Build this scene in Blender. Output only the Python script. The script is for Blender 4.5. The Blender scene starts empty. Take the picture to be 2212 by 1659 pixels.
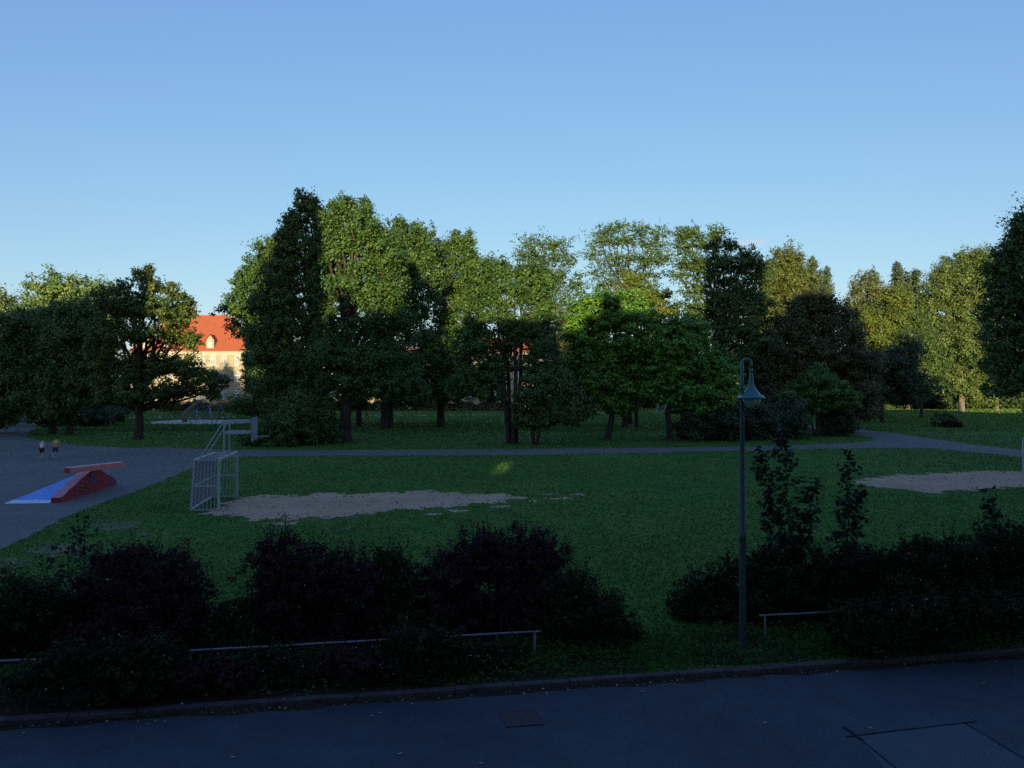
import bpy, bmesh, math, random
import numpy as np
from mathutils import Vector, Matrix

rng = np.random.default_rng(7)
random.seed(7)
S = bpy.context.scene
COL = S.collection

# ------------------------------------------------------------------ camera, sky, sun, exposure
H_CAM = 5.0
PITCH = math.atan(8 / 800.0)
cam_d = bpy.data.cameras.new('camera')
cam = bpy.data.objects.new('camera', cam_d)
COL.objects.link(cam)
cam.location = (0, 0, H_CAM)
cam.rotation_euler = (math.radians(90) + PITCH, 0, 0)
cam_d.sensor_width = 36
cam_d.lens = 800 / 1024 * 36
cam_d.clip_start = 0.1
cam_d.clip_end = 5000
S.camera = cam

SUN_AZ = math.radians(4)          # behind the camera, to the left
SUN_EL = math.atan(0.104)
world = bpy.data.worlds.new('World')
S.world = world
world.use_nodes = True
wn = world.node_tree
bgn = wn.nodes['Background']
sky = wn.nodes.new('ShaderNodeTexSky')
sky.sky_type = 'NISHITA'
sky.sun_disc = False
sky.sun_elevation = SUN_EL
sky.sun_rotation = math.radians(180) + SUN_AZ
sky.altitude = 100
sky.air_density = 1.0
sky.dust_density = 0.3
sky.ozone_density = 4.0
bgn.inputs['Strength'].default_value = 0.15
# one small sunset-tinted wisp of cloud low in the sky
gm = wn.nodes.new('ShaderNodeTexCoord')
mp = wn.nodes.new('ShaderNodeMapping'); mp.vector_type = 'POINT'
wn.links.new(gm.outputs['Generated'], mp.inputs['Vector'])
cx, cz = (1620 - 1106) / 1728, (846.8 - 525) / 1728
n = math.sqrt(cx * cx + 1 + cz * cz)
tilt = math.radians(14)
mp.inputs['Location'].default_value = (0, 0, 0)
sub = wn.nodes.new('ShaderNodeVectorMath'); sub.operation = 'SUBTRACT'
wn.links.new(gm.outputs['Generated'], sub.inputs[0]); sub.inputs[1].default_value = (cx / n, 1 / n, cz / n)
wn.links.new(sub.outputs[0], mp.inputs['Vector'])
mp.inputs['Rotation'].default_value = (0, tilt, 0)
mp.inputs['Scale'].default_value = (46, 8, 190)
ln = wn.nodes.new('ShaderNodeVectorMath'); ln.operation = 'LENGTH'
nz = wn.nodes.new('ShaderNodeTexNoise'); nz.inputs['Scale'].default_value = 60; nz.inputs['Detail'].default_value = 5
wn.links.new(mp.outputs[0], ln.inputs[0]); wn.links.new(gm.outputs['Generated'], nz.inputs['Vector'])
m1 = wn.nodes.new('ShaderNodeMath'); m1.operation = 'MULTIPLY_ADD'
wn.links.new(nz.outputs['Fac'], m1.inputs[0]); m1.inputs[1].default_value = 1.2
wn.links.new(ln.outputs['Value'], m1.inputs[2])
mr = wn.nodes.new('ShaderNodeMapRange')
wn.links.new(m1.outputs[0], mr.inputs['Value'])
mr.inputs['From Min'].default_value = 1.7; mr.inputs['From Max'].default_value = 0.4
mr.inputs['To Min'].default_value = 0.0; mr.inputs['To Max'].default_value = 0.6
mx = wn.nodes.new('ShaderNodeMixRGB'); mx.inputs['Color2'].default_value = (1.9, 1.75, 1.95, 1)
sep = wn.nodes.new('ShaderNodeSeparateColor'); cmb = wn.nodes.new('ShaderNodeCombineColor')   # the camera's colour response to the sky
wn.links.new(sky.outputs[0], sep.inputs[0])
for ch, pw, sc_ in (('Red', 0.78, 1.09), ('Green', 0.72, 0.925), ('Blue', 0.35, 1.39)):
    pn = wn.nodes.new('ShaderNodeMath'); pn.operation = 'POWER'; pn.inputs[1].default_value = pw
    mn = wn.nodes.new('ShaderNodeMath'); mn.operation = 'MULTIPLY'; mn.inputs[1].default_value = sc_
    wn.links.new(sep.outputs[ch], pn.inputs[0]); wn.links.new(pn.outputs[0], mn.inputs[0]); wn.links.new(mn.outputs[0], cmb.inputs[ch])
wn.links.new(mr.outputs[0], mx.inputs['Fac']); wn.links.new(cmb.outputs[0], mx.inputs['Color1'])
wn.links.new(mx.outputs[0], bgn.inputs['Color'])

sd = bpy.data.lights.new('sun', 'SUN')
sun = bpy.data.objects.new('sun', sd)
COL.objects.link(sun)
sd.energy = 3.0
sd.angle = math.radians(0.5)
sd.color = (1.0, 0.84, 0.51)
to_sun = Vector((-math.sin(SUN_AZ) * math.cos(SUN_EL), -math.cos(SUN_AZ) * math.cos(SUN_EL), math.sin(SUN_EL)))
sun.rotation_euler = to_sun.to_track_quat('Z', 'Y').to_euler()

vs = S.view_settings
vs.view_transform = 'Standard'; vs.look = 'None'; vs.gamma = 1.0; vs.exposure = 1.4
vs.use_curve_mapping = False
S.cycles.max_bounces = 6
S.cycles.diffuse_bounces = 3
S.cycles.glossy_bounces = 2
S.cycles.transmission_bounces = 4
S.cycles.transparent_max_bounces = 6
S.cycles.use_denoising = False
S.cycles.sample_clamp_indirect = 0.3

# ------------------------------------------------------------------ picture-plane survey (2212-wide units)
F = 1728.0
HZ = 846.8


def G(x, y, z=0.0):
    """Surveyed ground point for a sight line."""
    D = (H_CAM - z) * F / (y - HZ)
    return ((x - 1106) / F * D, D, z)


def P(x, y, D):
    return ((x - 1106) / F * D, D, H_CAM - (y - HZ) / F * D)


# ------------------------------------------------------------------ helpers
def tag(o, label=None, cat=None, group=None, kind=None):
    if label: o['label'] = label
    if cat: o['category'] = cat
    if group: o['group'] = group
    if kind: o['kind'] = kind
    return o


def empty(name, loc, label=None, cat=None, group=None, rz=0.0):
    o = bpy.data.objects.new(name, None)
    COL.objects.link(o)
    o.location = loc
    o.rotation_euler = (0, 0, rz)
    o.empty_display_size = 0.3
    return tag(o, label, cat, group)


def link(name, me, parent=None, world_coords=True):
    o = bpy.data.objects.new(name, me)
    COL.objects.link(o)
    if parent is not None:
        o.parent = parent
        if world_coords:      # mesh is in world coordinates: undo the parent's placement
            o.matrix_parent_inverse = (Matrix.Translation(parent.location) @ parent.rotation_euler.to_matrix().to_4x4()).inverted()
    return o


class MB:
    def __init__(s): s.v = []; s.f = []

    def add(s, vs_, fs):
        k = len(s.v); s.v += [tuple(p) for p in vs_]; s.f += [tuple(i + k for i in f) for f in fs]

    def hexa(s, c):
        """8 corners: bottom 4 ccw, top 4 ccw"""
        s.add(c, [(3, 2, 1, 0), (4, 5, 6, 7), (0, 1, 5, 4), (1, 2, 6, 5), (2, 3, 7, 6), (3, 0, 4, 7)])

    def box(s, a, b):
        x0, y0, z0 = a; x1, y1, z1 = b
        s.hexa([(x0, y0, z0), (x1, y0, z0), (x1, y1, z0), (x0, y1, z0), (x0, y0, z1), (x1, y0, z1), (x1, y1, z1), (x0, y1, z1)])

    def bar(s, p, q, w, h=None, up=(0, 0, 1)):
        h = h or w
        p = Vector(p); q = Vector(q); d = (q - p).normalized(); up = Vector(up)
        if abs(d.dot(up)) > 0.98: up = Vector((1, 0, 0))
        a = d.cross(up).normalized() * w / 2; b = a.cross(d).normalized() * h / 2
        s.hexa([p - a - b, p + a - b, q + a - b, q - a - b, p - a + b, p + a + b, q + a + b, q - a + b])

    def tube(s, pts, rad, n=6, cap=True):
        pts = [Vector(p) for p in pts]
        if not hasattr(rad, '__len__'): rad = [rad] * len(pts)
        k = len(s.v); prev = None
        for i, p in enumerate(pts):
            d = (pts[min(i + 1, len(pts) - 1)] - pts[max(i - 1, 0)])
            d = d.normalized() if d.length > 1e-9 else Vector((0, 0, 1))
            if prev is None:
                a = d.cross(Vector((0, 0, 1)))
                if a.length < 0.05: a = d.cross(Vector((1, 0, 0)))
            else:
                a = prev - d * prev.dot(d)
            a.normalize(); prev = a; b = d.cross(a)
            for j in range(n):
                t = 2 * math.pi * j / n
                s.v.append(tuple(p + (a * math.cos(t) + b * math.sin(t)) * rad[i]))
        for i in range(len(pts) - 1):
            for j in range(n):
                s.f.append((k + i * n + j, k + i * n + (j + 1) % n, k + (i + 1) * n + (j + 1) % n, k + (i + 1) * n + j))
        if cap:
            s.f.append(tuple(k + j for j in reversed(range(n))))
            s.f.append(tuple(k + (len(pts) - 1) * n + j for j in range(n)))

    def lathe(s, prof, c=(0, 0, 0), n=24):
        k = len(s.v)
        for r, z in prof:
            for j in range(n):
                t = 2 * math.pi * j / n
                s.v.append((c[0] + r * math.cos(t), c[1] + r * math.sin(t), c[2] + z))
        for i in range(len(prof) - 1):
            for j in range(n):
                s.f.append((k + i * n + j, k + i * n + (j + 1) % n, k + (i + 1) * n + (j + 1) % n, k + (i + 1) * n + j))

    def mesh(s, name, mat, smooth=False):
        me = bpy.data.meshes.new(name)
        me.from_pydata(s.v, [], s.f)
        me.materials.append(mat)
        if smooth:
            me.polygons.foreach_set('use_smooth', [True] * len(me.polygons))
        me.update()
        return me

    def build(s, name, mat, parent=None, smooth=False, wc=True):
        return link(name, s.mesh(name, mat, smooth), parent, wc)


# ------------------------------------------------------------------ materials
def new_mat(name):
    m = bpy.data.materials.new(name); m.use_nodes = True
    nt = m.node_tree; b = nt.nodes['Principled BSDF']
    return m, nt, b


def M_plain(name, col, rough=0.6, metal=0.0, var=0.12, scale=6.0, bump=0.0, bscale=40.0, spec=0.5, dirt=None, dscale=1.5):
    m, nt, b = new_mat(name)
    b.inputs['Roughness'].default_value = rough; b.inputs['Metallic'].default_value = metal
    b.inputs['Specular IOR Level'].default_value = spec
    tc = nt.nodes.new('ShaderNodeTexCoord')
    nzt = nt.nodes.new('ShaderNodeTexNoise'); nzt.inputs['Scale'].default_value = scale; nzt.inputs['Detail'].default_value = 6
    nt.links.new(tc.outputs['Object'], nzt.inputs['Vector'])
    r = nt.nodes.new('ShaderNodeValToRGB')
    r.color_ramp.elements[0].position = 0.3; r.color_ramp.elements[1].position = 0.7
    r.color_ramp.elements[0].color = (*[c * (1 - var) for c in col], 1)
    r.color_ramp.elements[1].color = (*[min(1, c * (1 + var)) for c in col], 1)
    nt.links.new(nzt.outputs['Fac'], r.inputs['Fac'])
    out = r.outputs['Color']
    if dirt:
        n2 = nt.nodes.new('ShaderNodeTexNoise'); n2.inputs['Scale'].default_value = dscale; n2.inputs['Detail'].default_value = 8
        n2.inputs['Roughness'].default_value = 0.65
        nt.links.new(tc.outputs['Object'], n2.inputs['Vector'])
        r2 = nt.nodes.new('ShaderNodeValToRGB'); r2.color_ramp.elements[0].position = 0.48; r2.color_ramp.elements[1].position = 0.66
        r2.color_ramp.elements[0].color = (0, 0, 0, 1); r2.color_ramp.elements[1].color = (0.75, 0.75, 0.75, 1)
        mxx = nt.nodes.new('ShaderNodeMixRGB'); mxx.inputs['Color2'].default_value = (*dirt, 1)
        nt.links.new(n2.outputs['Fac'], r2.inputs['Fac']); nt.links.new(r2.outputs['Color'], mxx.inputs['Fac'])
        nt.links.new(out, mxx.inputs['Color1']); out = mxx.outputs['Color']
    nt.links.new(out, b.inputs['Base Color'])
    if bump:
        n3 = nt.nodes.new('ShaderNodeTexNoise'); n3.inputs['Scale'].default_value = bscale; n3.inputs['Detail'].default_value = 5
        nt.links.new(tc.outputs['Object'], n3.inputs['Vector'])
        bp = nt.nodes.new('ShaderNodeBump'); bp.inputs['Strength'].default_value = bump; bp.inputs['Distance'].default_value = 0.02
        nt.links.new(n3.outputs['Fac'], bp.inputs['Height']); nt.links.new(bp.outputs[0], b.inputs['Normal'])
    return m


def M_leaf(name, cols, rough=0.5, trans=0.22, spec=0.35):
    """cols: darker, mid, lighter leaf pigment; tint varies leaf by leaf."""
    m, nt, b = new_mat(name)
    at = nt.nodes.new('ShaderNodeAttribute'); at.attribute_name = 'tint'
    r = nt.nodes.new('ShaderNodeValToRGB')
    el = r.color_ramp.elements
    el[0].position = 0.05; el[1].position = 0.95
    el[0].color = (*cols[0], 1); el[1].color = (*cols[-1], 1)
    for i, c in enumerate(cols[1:-1]):
        e = el.new((i + 1) / (len(cols) - 1)); e.color = (*c, 1)
    nt.links.new(at.outputs['Fac'], r.inputs['Fac'])
    nt.links.new(r.outputs['Color'], b.inputs['Base Color'])
    b.inputs['Roughness'].default_value = rough
    b.inputs['Specular IOR Level'].default_value = spec
    tr = nt.nodes.new('ShaderNodeBsdfTranslucent'); nt.links.new(r.outputs['Color'], tr.inputs['Color'])
    mix = nt.nodes.new('ShaderNodeMixShader'); mix.inputs['Fac'].default_value = trans
    nt.links.new(b.outputs[0], mix.inputs[1]); nt.links.new(tr.outputs[0], mix.inputs[2])
    nt.links.new(mix.outputs[0], nt.nodes['Material Output'].inputs['Surface'])
    return m


def M_ground(name, stops, big=0.05, mid=0.6, fine=12.0, bump=0.5, rough=0.95, spec=0.1, weights=(0.35, 0.35, 0.3)):
    m, nt, b = new_mat(name)
    tc = nt.nodes.new('ShaderNodeTexCoord')
    acc = None
    for sc, w, det in ((big, weights[0], 4), (mid, weights[1], 6), (fine, weights[2], 6)):
        nn = nt.nodes.new('ShaderNodeTexNoise'); nn.inputs['Scale'].default_value = sc; nn.inputs['Detail'].default_value = det
        nn.inputs['Roughness'].default_value = 0.62
        nt.links.new(tc.outputs['Object'], nn.inputs['Vector'])
        mu = nt.nodes.new('ShaderNodeMath'); mu.operation = 'MULTIPLY_ADD'; mu.inputs[1].default_value = w
        nt.links.new(nn.outputs['Fac'], mu.inputs[0])
        if acc is None: mu.inputs[2].default_value = 0
        else: nt.links.new(acc, mu.inputs[2])
        acc = mu.outputs[0]; last = nn
    r = nt.nodes.new('ShaderNodeValToRGB'); el = r.color_ramp.elements
    el[0].position = stops[0][0]; el[0].color = (*stops[0][1], 1)
    el[1].position = stops[-1][0]; el[1].color = (*stops[-1][1], 1)
    for p, c in stops[1:-1]:
        e = el.new(p); e.color = (*c, 1)
    nt.links.new(acc, r.inputs['Fac']); nt.links.new(r.outputs['Color'], b.inputs['Base Color'])
    b.inputs['Roughness'].default_value = rough; b.inputs['Specular IOR Level'].default_value = spec
    bp = nt.nodes.new('ShaderNodeBump'); bp.inputs['Strength'].default_value = bump; bp.inputs['Distance'].default_value = 0.03
    nt.links.new(last.outputs['Fac'], bp.inputs['Height']); nt.links.new(bp.outputs[0], b.inputs['Normal'])
    return m


MT = {}
MT['lawn'] = M_ground('lawn_grass', [(0.36, (0.036, 0.100, 0.014)), (0.47, (0.054, 0.136, 0.019)), (0.56, (0.082, 0.162, 0.026)), (0.66, (0.17, 0.18, 0.060))], 0.045, 0.5, 9.0, 0.9)
MT['earth'] = M_ground('bare_earth', [(0.38, (0.33, 0.215, 0.125)), (0.5, (0.44, 0.30, 0.18)), (0.62, (0.52, 0.37, 0.235))], 0.2, 1.5, 14.0, 0.6)
MT['sand'] = M_ground('play_sand', [(0.4, (0.36, 0.32, 0.26)), (0.6, (0.48, 0.44, 0.37))], 0.3, 2.0, 12.0, 0.4)
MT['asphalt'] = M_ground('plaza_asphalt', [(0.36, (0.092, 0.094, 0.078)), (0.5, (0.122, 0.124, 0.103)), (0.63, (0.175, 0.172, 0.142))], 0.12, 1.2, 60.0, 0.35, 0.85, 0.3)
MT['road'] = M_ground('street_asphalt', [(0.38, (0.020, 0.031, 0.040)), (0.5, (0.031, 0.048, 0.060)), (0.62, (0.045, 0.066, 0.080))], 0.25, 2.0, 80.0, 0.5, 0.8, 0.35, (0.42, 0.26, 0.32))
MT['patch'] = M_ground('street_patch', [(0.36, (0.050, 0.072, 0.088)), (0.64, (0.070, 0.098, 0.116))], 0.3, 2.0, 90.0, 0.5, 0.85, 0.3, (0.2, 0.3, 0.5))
MT['soil'] = M_ground('border_soil', [(0.38, (0.022, 0.016, 0.010)), (0.62, (0.055, 0.042, 0.028))], 0.6, 4.0, 40.0, 0.9)
MT['tar'] = M_plain('joint_tar', (0.016, 0.020, 0.027), 0.95, var=0.4, spec=0.1)
MT['kerb'] = M_plain('kerb_granite', (0.060, 0.055, 0.054), 0.85, var=0.35, scale=20, bump=0.4, bscale=60, dirt=(0.018, 0.016, 0.012), dscale=2)
MT['bark'] = M_plain('bark', (0.055, 0.042, 0.030), 0.95, var=0.45, scale=3.0, bump=0.8, bscale=8, spec=0.1)
MT['bark_pale'] = M_plain('bark_pale', (0.16, 0.135, 0.10), 0.95, var=0.4, scale=2.0, bump=0.6, bscale=8, spec=0.1)
MT['steel'] = M_plain('galvanised_steel', (0.42, 0.43, 0.43), 0.5, 0.2, var=0.15, scale=9)
MT['board'] = M_plain('backboard_steel', (0.20, 0.22, 0.25), 0.55, 0.2, var=0.15, scale=4)
MT['ramp_blue'] = M_plain('ramp_blue', (0.10, 0.30, 0.72), 0.5, var=0.08, scale=2, dirt=(0.13, 0.22, 0.40), dscale=3.2)
MT['ramp_red'] = M_plain('ramp_red', (0.36, 0.022, 0.035), 0.55, var=0.15, scale=3, dirt=(0.15, 0.02, 0.03), dscale=3.5)
MT['ramp_pink'] = M_plain('ramp_worn_red', (0.52, 0.20, 0.23), 0.6, var=0.15, scale=4, dirt=(0.36, 0.10, 0.13), dscale=2.5)
MT['ramp_orange'] = M_plain('ramp_coral', (0.72, 0.20, 0.15), 0.5, var=0.1, scale=4, dirt=(0.5, 0.14, 0.12), dscale=3)
MT['ramp_pale'] = M_plain('ramp_pale_edge', (0.62, 0.66, 0.72), 0.5, var=0.08)
MT['graf_green'] = M_plain('spray_green', (0.10, 0.14, 0.03), 0.7, var=0.3, scale=8)
MT['graf_blue'] = M_plain('sticker_blue', (0.05, 0.06, 0.22), 0.6, var=0.2)
MT['lamp_green'] = M_plain('lamp_teal_paint', (0.032, 0.165, 0.150), 0.35, var=0.12, scale=8, bump=0.05)
MT['lamp_pole'] = M_plain('lamp_pole_paint', (0.008, 0.048, 0.040), 0.6, var=0.25, scale=10, dirt=(0.025, 0.05, 0.052), dscale=6)
MT['lamp_base'] = M_plain('lamp_worn_base', (0.026, 0.046, 0.050), 0.75, var=0.35, scale=12, dirt=(0.012, 0.022, 0.024), dscale=9)
MT['rail'] = M_plain('rail_paint', (0.17, 0.18, 0.20), 0.45, 0.2, var=0.25, scale=6, dirt=(0.05, 0.045, 0.04), dscale=3)
MT['rail_post'] = M_plain('rail_post_paint', (0.16, 0.155, 0.15), 0.6, 0.1, var=0.3, scale=8, dirt=(0.09, 0.05, 0.035), dscale=6)
MT['iron'] = M_plain('cast_iron', (0.040, 0.036, 0.036), 0.65, 0.3, var=0.3, scale=15, bump=0.5, bscale=60)
MT['wall'] = M_plain('cream_render', (0.36, 0.295, 0.19), 0.9, var=0.08, scale=0.6, spec=0.2, dirt=(0.30, 0.245, 0.16), dscale=0.25)
MT['trim'] = M_plain('pale_trim', (0.46, 0.42, 0.33), 0.85, var=0.05, scale=2)
MT['white'] = M_plain('white_paint', (0.62, 0.62, 0.62), 0.5, var=0.04)
MT['roof'] = M_plain('clay_tile_roof', (0.36, 0.082, 0.030), 0.85, var=0.3, scale=3.5, bump=0.6, bscale=3, dirt=(0.28, 0.075, 0.035), dscale=0.5)
MT['bounce_wall'] = M_plain('town_wall', (0.62, 0.56, 0.47), 0.9, var=0.1, scale=1)  # unseen house walls, made pale to bounce fill onto the foreground
MT['town_roof'] = M_plain('town_roof', (0.16, 0.06, 0.04), 0.9, var=0.2, scale=2)
MT['skin'] = M_plain('skin', (0.52, 0.30, 0.21), 0.55, var=0.06, scale=10)
MT['hair'] = M_plain('dark_hair', (0.018, 0.012, 0.010), 0.6, var=0.3, scale=30)
MT['cloth_white'] = M_plain('white_cloth', (0.80, 0.74, 0.82), 0.85, var=0.08, scale=12)
MT['cloth_mustard'] = M_plain('mustard_cloth', (0.62, 0.34, 0.075), 0.85, var=0.2, scale=9)
MT['cloth_dark'] = M_plain('dark_cloth', (0.022, 0.022, 0.035), 0.85, var=0.2, scale=9)
MT['cloth_navy'] = M_plain('navy_cloth', (0.03, 0.045, 0.10), 0.85, var=0.2, scale=9)
MT['cloth_green'] = M_plain('pale_green_cloth', (0.38, 0.62, 0.32), 0.85, var=0.1, scale=9)
MT['cloth_blue'] = M_plain('grey_blue_cloth', (0.20, 0.27, 0.42), 0.85, var=0.1, scale=9)
MT['shoe'] = M_plain('shoe', (0.10, 0.10, 0.11), 0.6)
MT['rubber'] = M_plain('rubber', (0.02, 0.02, 0.02), 0.7)
MT['log'] = M_plain('bare_log', (0.20, 0.165, 0.125), 0.9, var=0.2, scale=2, bump=0.4)
MT['climb'] = M_plain('climber_tube', (0.10, 0.09, 0.22), 0.5, var=0.2)
MT['rope'] = M_plain('rope', (0.06, 0.06, 0.09), 0.8)
MT['berry'] = M_plain('snowberry', (0.72, 0.70, 0.66), 0.5, var=0.1, scale=30)
MT['bed'] = None

LF = {
    'oak': M_leaf('oak_leaves', [(0.040, 0.078, 0.016), (0.072, 0.125, 0.024), (0.12, 0.17, 0.036)]),
    'oak_lit': M_leaf('oak_leaves_lit', [(0.032, 0.076, 0.015), (0.060, 0.126, 0.022), (0.120, 0.190, 0.038)]),  # sunlit copy of the oak leaves, sun tone put into the pigment
    'chestnut': M_leaf('chestnut_leaves', [(0.065, 0.125, 0.034), (0.12, 0.20, 0.046), (0.25, 0.29, 0.075)]),
    'maple': M_leaf('maple_leaves', [(0.042, 0.078, 0.016), (0.080, 0.125, 0.022), (0.16, 0.165, 0.028)]),
    'locust': M_leaf('locust_leaves', [(0.050, 0.095, 0.024), (0.080, 0.145, 0.030), (0.13, 0.185, 0.042)], trans=0.3),
    'locust_gold': M_leaf('locust_gold_leaves', [(0.070, 0.125, 0.016), (0.11, 0.170, 0.018), (0.30, 0.26, 0.040)], trans=0.3),
    'catalpa': M_leaf('catalpa_leaves', [(0.060, 0.15, 0.016), (0.12, 0.27, 0.030), (0.21, 0.38, 0.060)], trans=0.3),
    'spring': M_leaf('spring_leaves', [(0.050, 0.115, 0.018), (0.10, 0.20, 0.028), (0.17, 0.27, 0.045)], trans=0.3),
    'gold': M_leaf('golden_leaves', [(0.072, 0.096, 0.018), (0.108, 0.135, 0.024), (0.165, 0.172, 0.036)]),
    'maroon': M_leaf('maroon_leaves', [(0.050, 0.062, 0.022), (0.080, 0.088, 0.028), (0.130, 0.120, 0.034)]),
    'fresh': M_leaf('fresh_leaves', [(0.036, 0.085, 0.015), (0.072, 0.135, 0.022), (0.12, 0.18, 0.030)]),
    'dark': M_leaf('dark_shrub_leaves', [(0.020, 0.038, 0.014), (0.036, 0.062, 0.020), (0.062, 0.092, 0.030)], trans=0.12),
    'bright': M_leaf('bright_leaves', [(0.075, 0.120, 0.018), (0.12, 0.165, 0.022), (0.20, 0.21, 0.038)], trans=0.3),
    'poplar': M_leaf('poplar_leaves', [(0.060, 0.092, 0.040), (0.088, 0.125, 0.050), (0.115, 0.150, 0.066)]),
    'birch': M_leaf('birch_leaves', [(0.088, 0.108, 0.036), (0.120, 0.142, 0.042), (0.165, 0.168, 0.055)]),
    'plane': M_leaf('plane_leaves', [(0.044, 0.080, 0.018), (0.092, 0.140, 0.028), (0.20, 0.235, 0.056)]),
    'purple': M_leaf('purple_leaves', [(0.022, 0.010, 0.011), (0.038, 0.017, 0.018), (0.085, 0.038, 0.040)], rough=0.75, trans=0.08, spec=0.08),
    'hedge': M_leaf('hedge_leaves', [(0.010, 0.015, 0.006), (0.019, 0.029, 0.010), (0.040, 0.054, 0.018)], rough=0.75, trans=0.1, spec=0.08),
    'sapling': M_leaf('sapling_leaves', [(0.012, 0.020, 0.010), (0.020, 0.034, 0.014), (0.030, 0.050, 0.018)], rough=0.6, trans=0.15, spec=0.12),
    'weed': M_leaf('weed_leaves', [(0.018, 0.050, 0.009), (0.030, 0.082, 0.014), (0.052, 0.118, 0.022)], rough=0.8, trans=0.15, spec=0.08),
    'grass': M_leaf('grass_blades', [(0.034, 0.104, 0.013), (0.056, 0.146, 0.019), (0.150, 0.190, 0.052)], rough=0.7, trans=0.15, spec=0.15),
    'fallen': M_leaf('fallen_leaves', [(0.10, 0.06, 0.03), (0.24, 0.16, 0.06), (0.42, 0.34, 0.20)], trans=0.05),
    'dryhedge': M_leaf('flower_border', [(0.050, 0.055, 0.022), (0.10, 0.078, 0.040), (0.20, 0.115, 0.065)]),
}


# ------------------------------------------------------------------ foliage
def unit(a):
    return a / np.maximum(np.linalg.norm(a, axis=1, keepdims=True), 1e-9)


def leaves_mesh(name, pts, nrm, size, tint, mat, quad=False):
    N = len(pts)
    nrm = unit(nrm)
    r = rng.normal(size=(N, 3))
    u = unit(np.cross(nrm, r)); v = np.cross(nrm, u)
    sz = size[:, None]
    if quad:
        fold = nrm * sz * rng.uniform(-0.18, 0.18, (N, 1))
        c = [pts - v * sz * 0.62, pts + u * sz * 0.40 + fold, pts + v * sz * 0.62, pts - u * sz * 0.40 + fold]
    else:
        c = [pts - u * sz * 0.5 - v * sz * 0.34, pts + u * sz * 0.5 - v * sz * 0.30, pts + v * sz * 0.60 + u * sz * rng.uniform(-0.2, 0.2, (N, 1))]
    k = len(c)
    co = np.stack(c, axis=1).reshape(-1, 3).astype(np.float32)
    me = bpy.data.meshes.new(name)
    me.vertices.add(N * k); me.vertices.foreach_set('co', co.ravel())
    me.loops.add(N * k); me.loops.foreach_set('vertex_index', np.arange(N * k, dtype=np.int32))
    me.polygons.add(N); me.polygons.foreach_set('loop_start', np.arange(0, N * k, k, dtype=np.int32))
    at = me.attributes.new('tint', 'FLOAT', 'FACE')
    at.data.foreach_set('value', np.clip(tint, 0, 1).astype(np.float32))
    me.materials.append(mat)
    me.update(calc_edges=True)
    return me


def lobe_leaves(c, rad, size, cover=1.3, clump=0.30, flat=0.75, shell=0.55, up=0.35, rnd=0.8, jut=0.10, tintspread=0.55):
    jut = jut * 1.6
    """Leaves gathered in clumps through the outer part of an ellipsoid lobe."""
    c = np.array(c); rad = np.array(rad)
    a, b, d = rad
    surf = 4 * math.pi * (((a * b) ** 1.6 + (a * d) ** 1.6 + (b * d) ** 1.6) / 3) ** (1 / 1.6)
    nl = int(cover * surf / (0.43 * size * size))
    cr = clump * float(np.mean(rad))
    ncl = max(6, int(surf / (cr * cr * 2.2)))
    per = max(3, nl // ncl)
    dr = unit(rng.normal(size=(ncl, 3)))
    rr = rng.uniform(shell ** 2, 1.0, (ncl, 1)) ** 0.5
    out = rng.random((ncl, 1)) < 0.2
    rr = np.where(out, rr + jut * rng.random((ncl, 1)), rr)
    ph = rng.uniform(0, 6.28, 4)
    az = np.arctan2(dr[:, 1], dr[:, 0])
    wob = 1 + 0.16 * np.sin(3 * az + ph[0]) * np.sin(4 * dr[:, 2] + ph[1]) + 0.12 * np.sin(5 * az + 6 * dr[:, 2] + ph[2])
    cc = c + dr * (rad - cr * 0.5) * rr * wob[:, None]
    crs = cr * rng.uniform(0.45, 1.35, (ncl, 1))
    ct = rng.random(ncl)
    cc_ = np.repeat(cc, per, 0); cr_ = np.repeat(crs, per, 0); ct_ = np.repeat(ct, per); dr_ = np.repeat(dr, per, 0)
    n = len(cc_)
    q = unit(rng.normal(size=(n, 3)))
    rl = rng.random((n, 1)) ** 0.45
    off = q * cr_ * rl * np.array([1, 1, flat]) + (dr_ + np.array([0, 0, .25])) * cr_ * rng.normal(size=(n, 1)) * 0.38
    pts = cc_ + off
    nrm = q * 0.55 + dr_ * 0.5 + rng.normal(size=(n, 3)) * rnd * 0.6 + np.array([0, 0, up])
    tint = ct_ * tintspread + rng.random(n) * (1 - tintspread)
    sz = size * rng.uniform(0.6, 1.35, n)
    return pts, nrm, sz, tint, cc


def V2W(lobe, D, depth_off=0.0, dz=1.0):
    x, y, rx, ry = lobe[:4]
    dd = D + depth_off
    k = dd / F
    return P(x, y, dd), (rx * k, max(rx, ry) * k * dz, ry * k)


def limb(mb, p, q, r0, r1, n=5, sag=0.12, seg=5):
    p = Vector(p); q = Vector(q); L = (q - p).length
    mid = Vector((random.uniform(-1, 1), random.uniform(-1, 1), random.uniform(-0.2, 1))) * L * sag
    pts = []; rs = []
    for i in range(seg + 1):
        t = i / seg
        pts.append(p.lerp(q, t) + mid * math.sin(math.pi * t) + Vector((random.uniform(-1, 1), random.uniform(-1, 1), random.uniform(-1, 1))) * L * 0.015)
        rs.append(r0 * (1 - t) + r1 * t)
    mb.tube(pts, rs, n)


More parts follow.
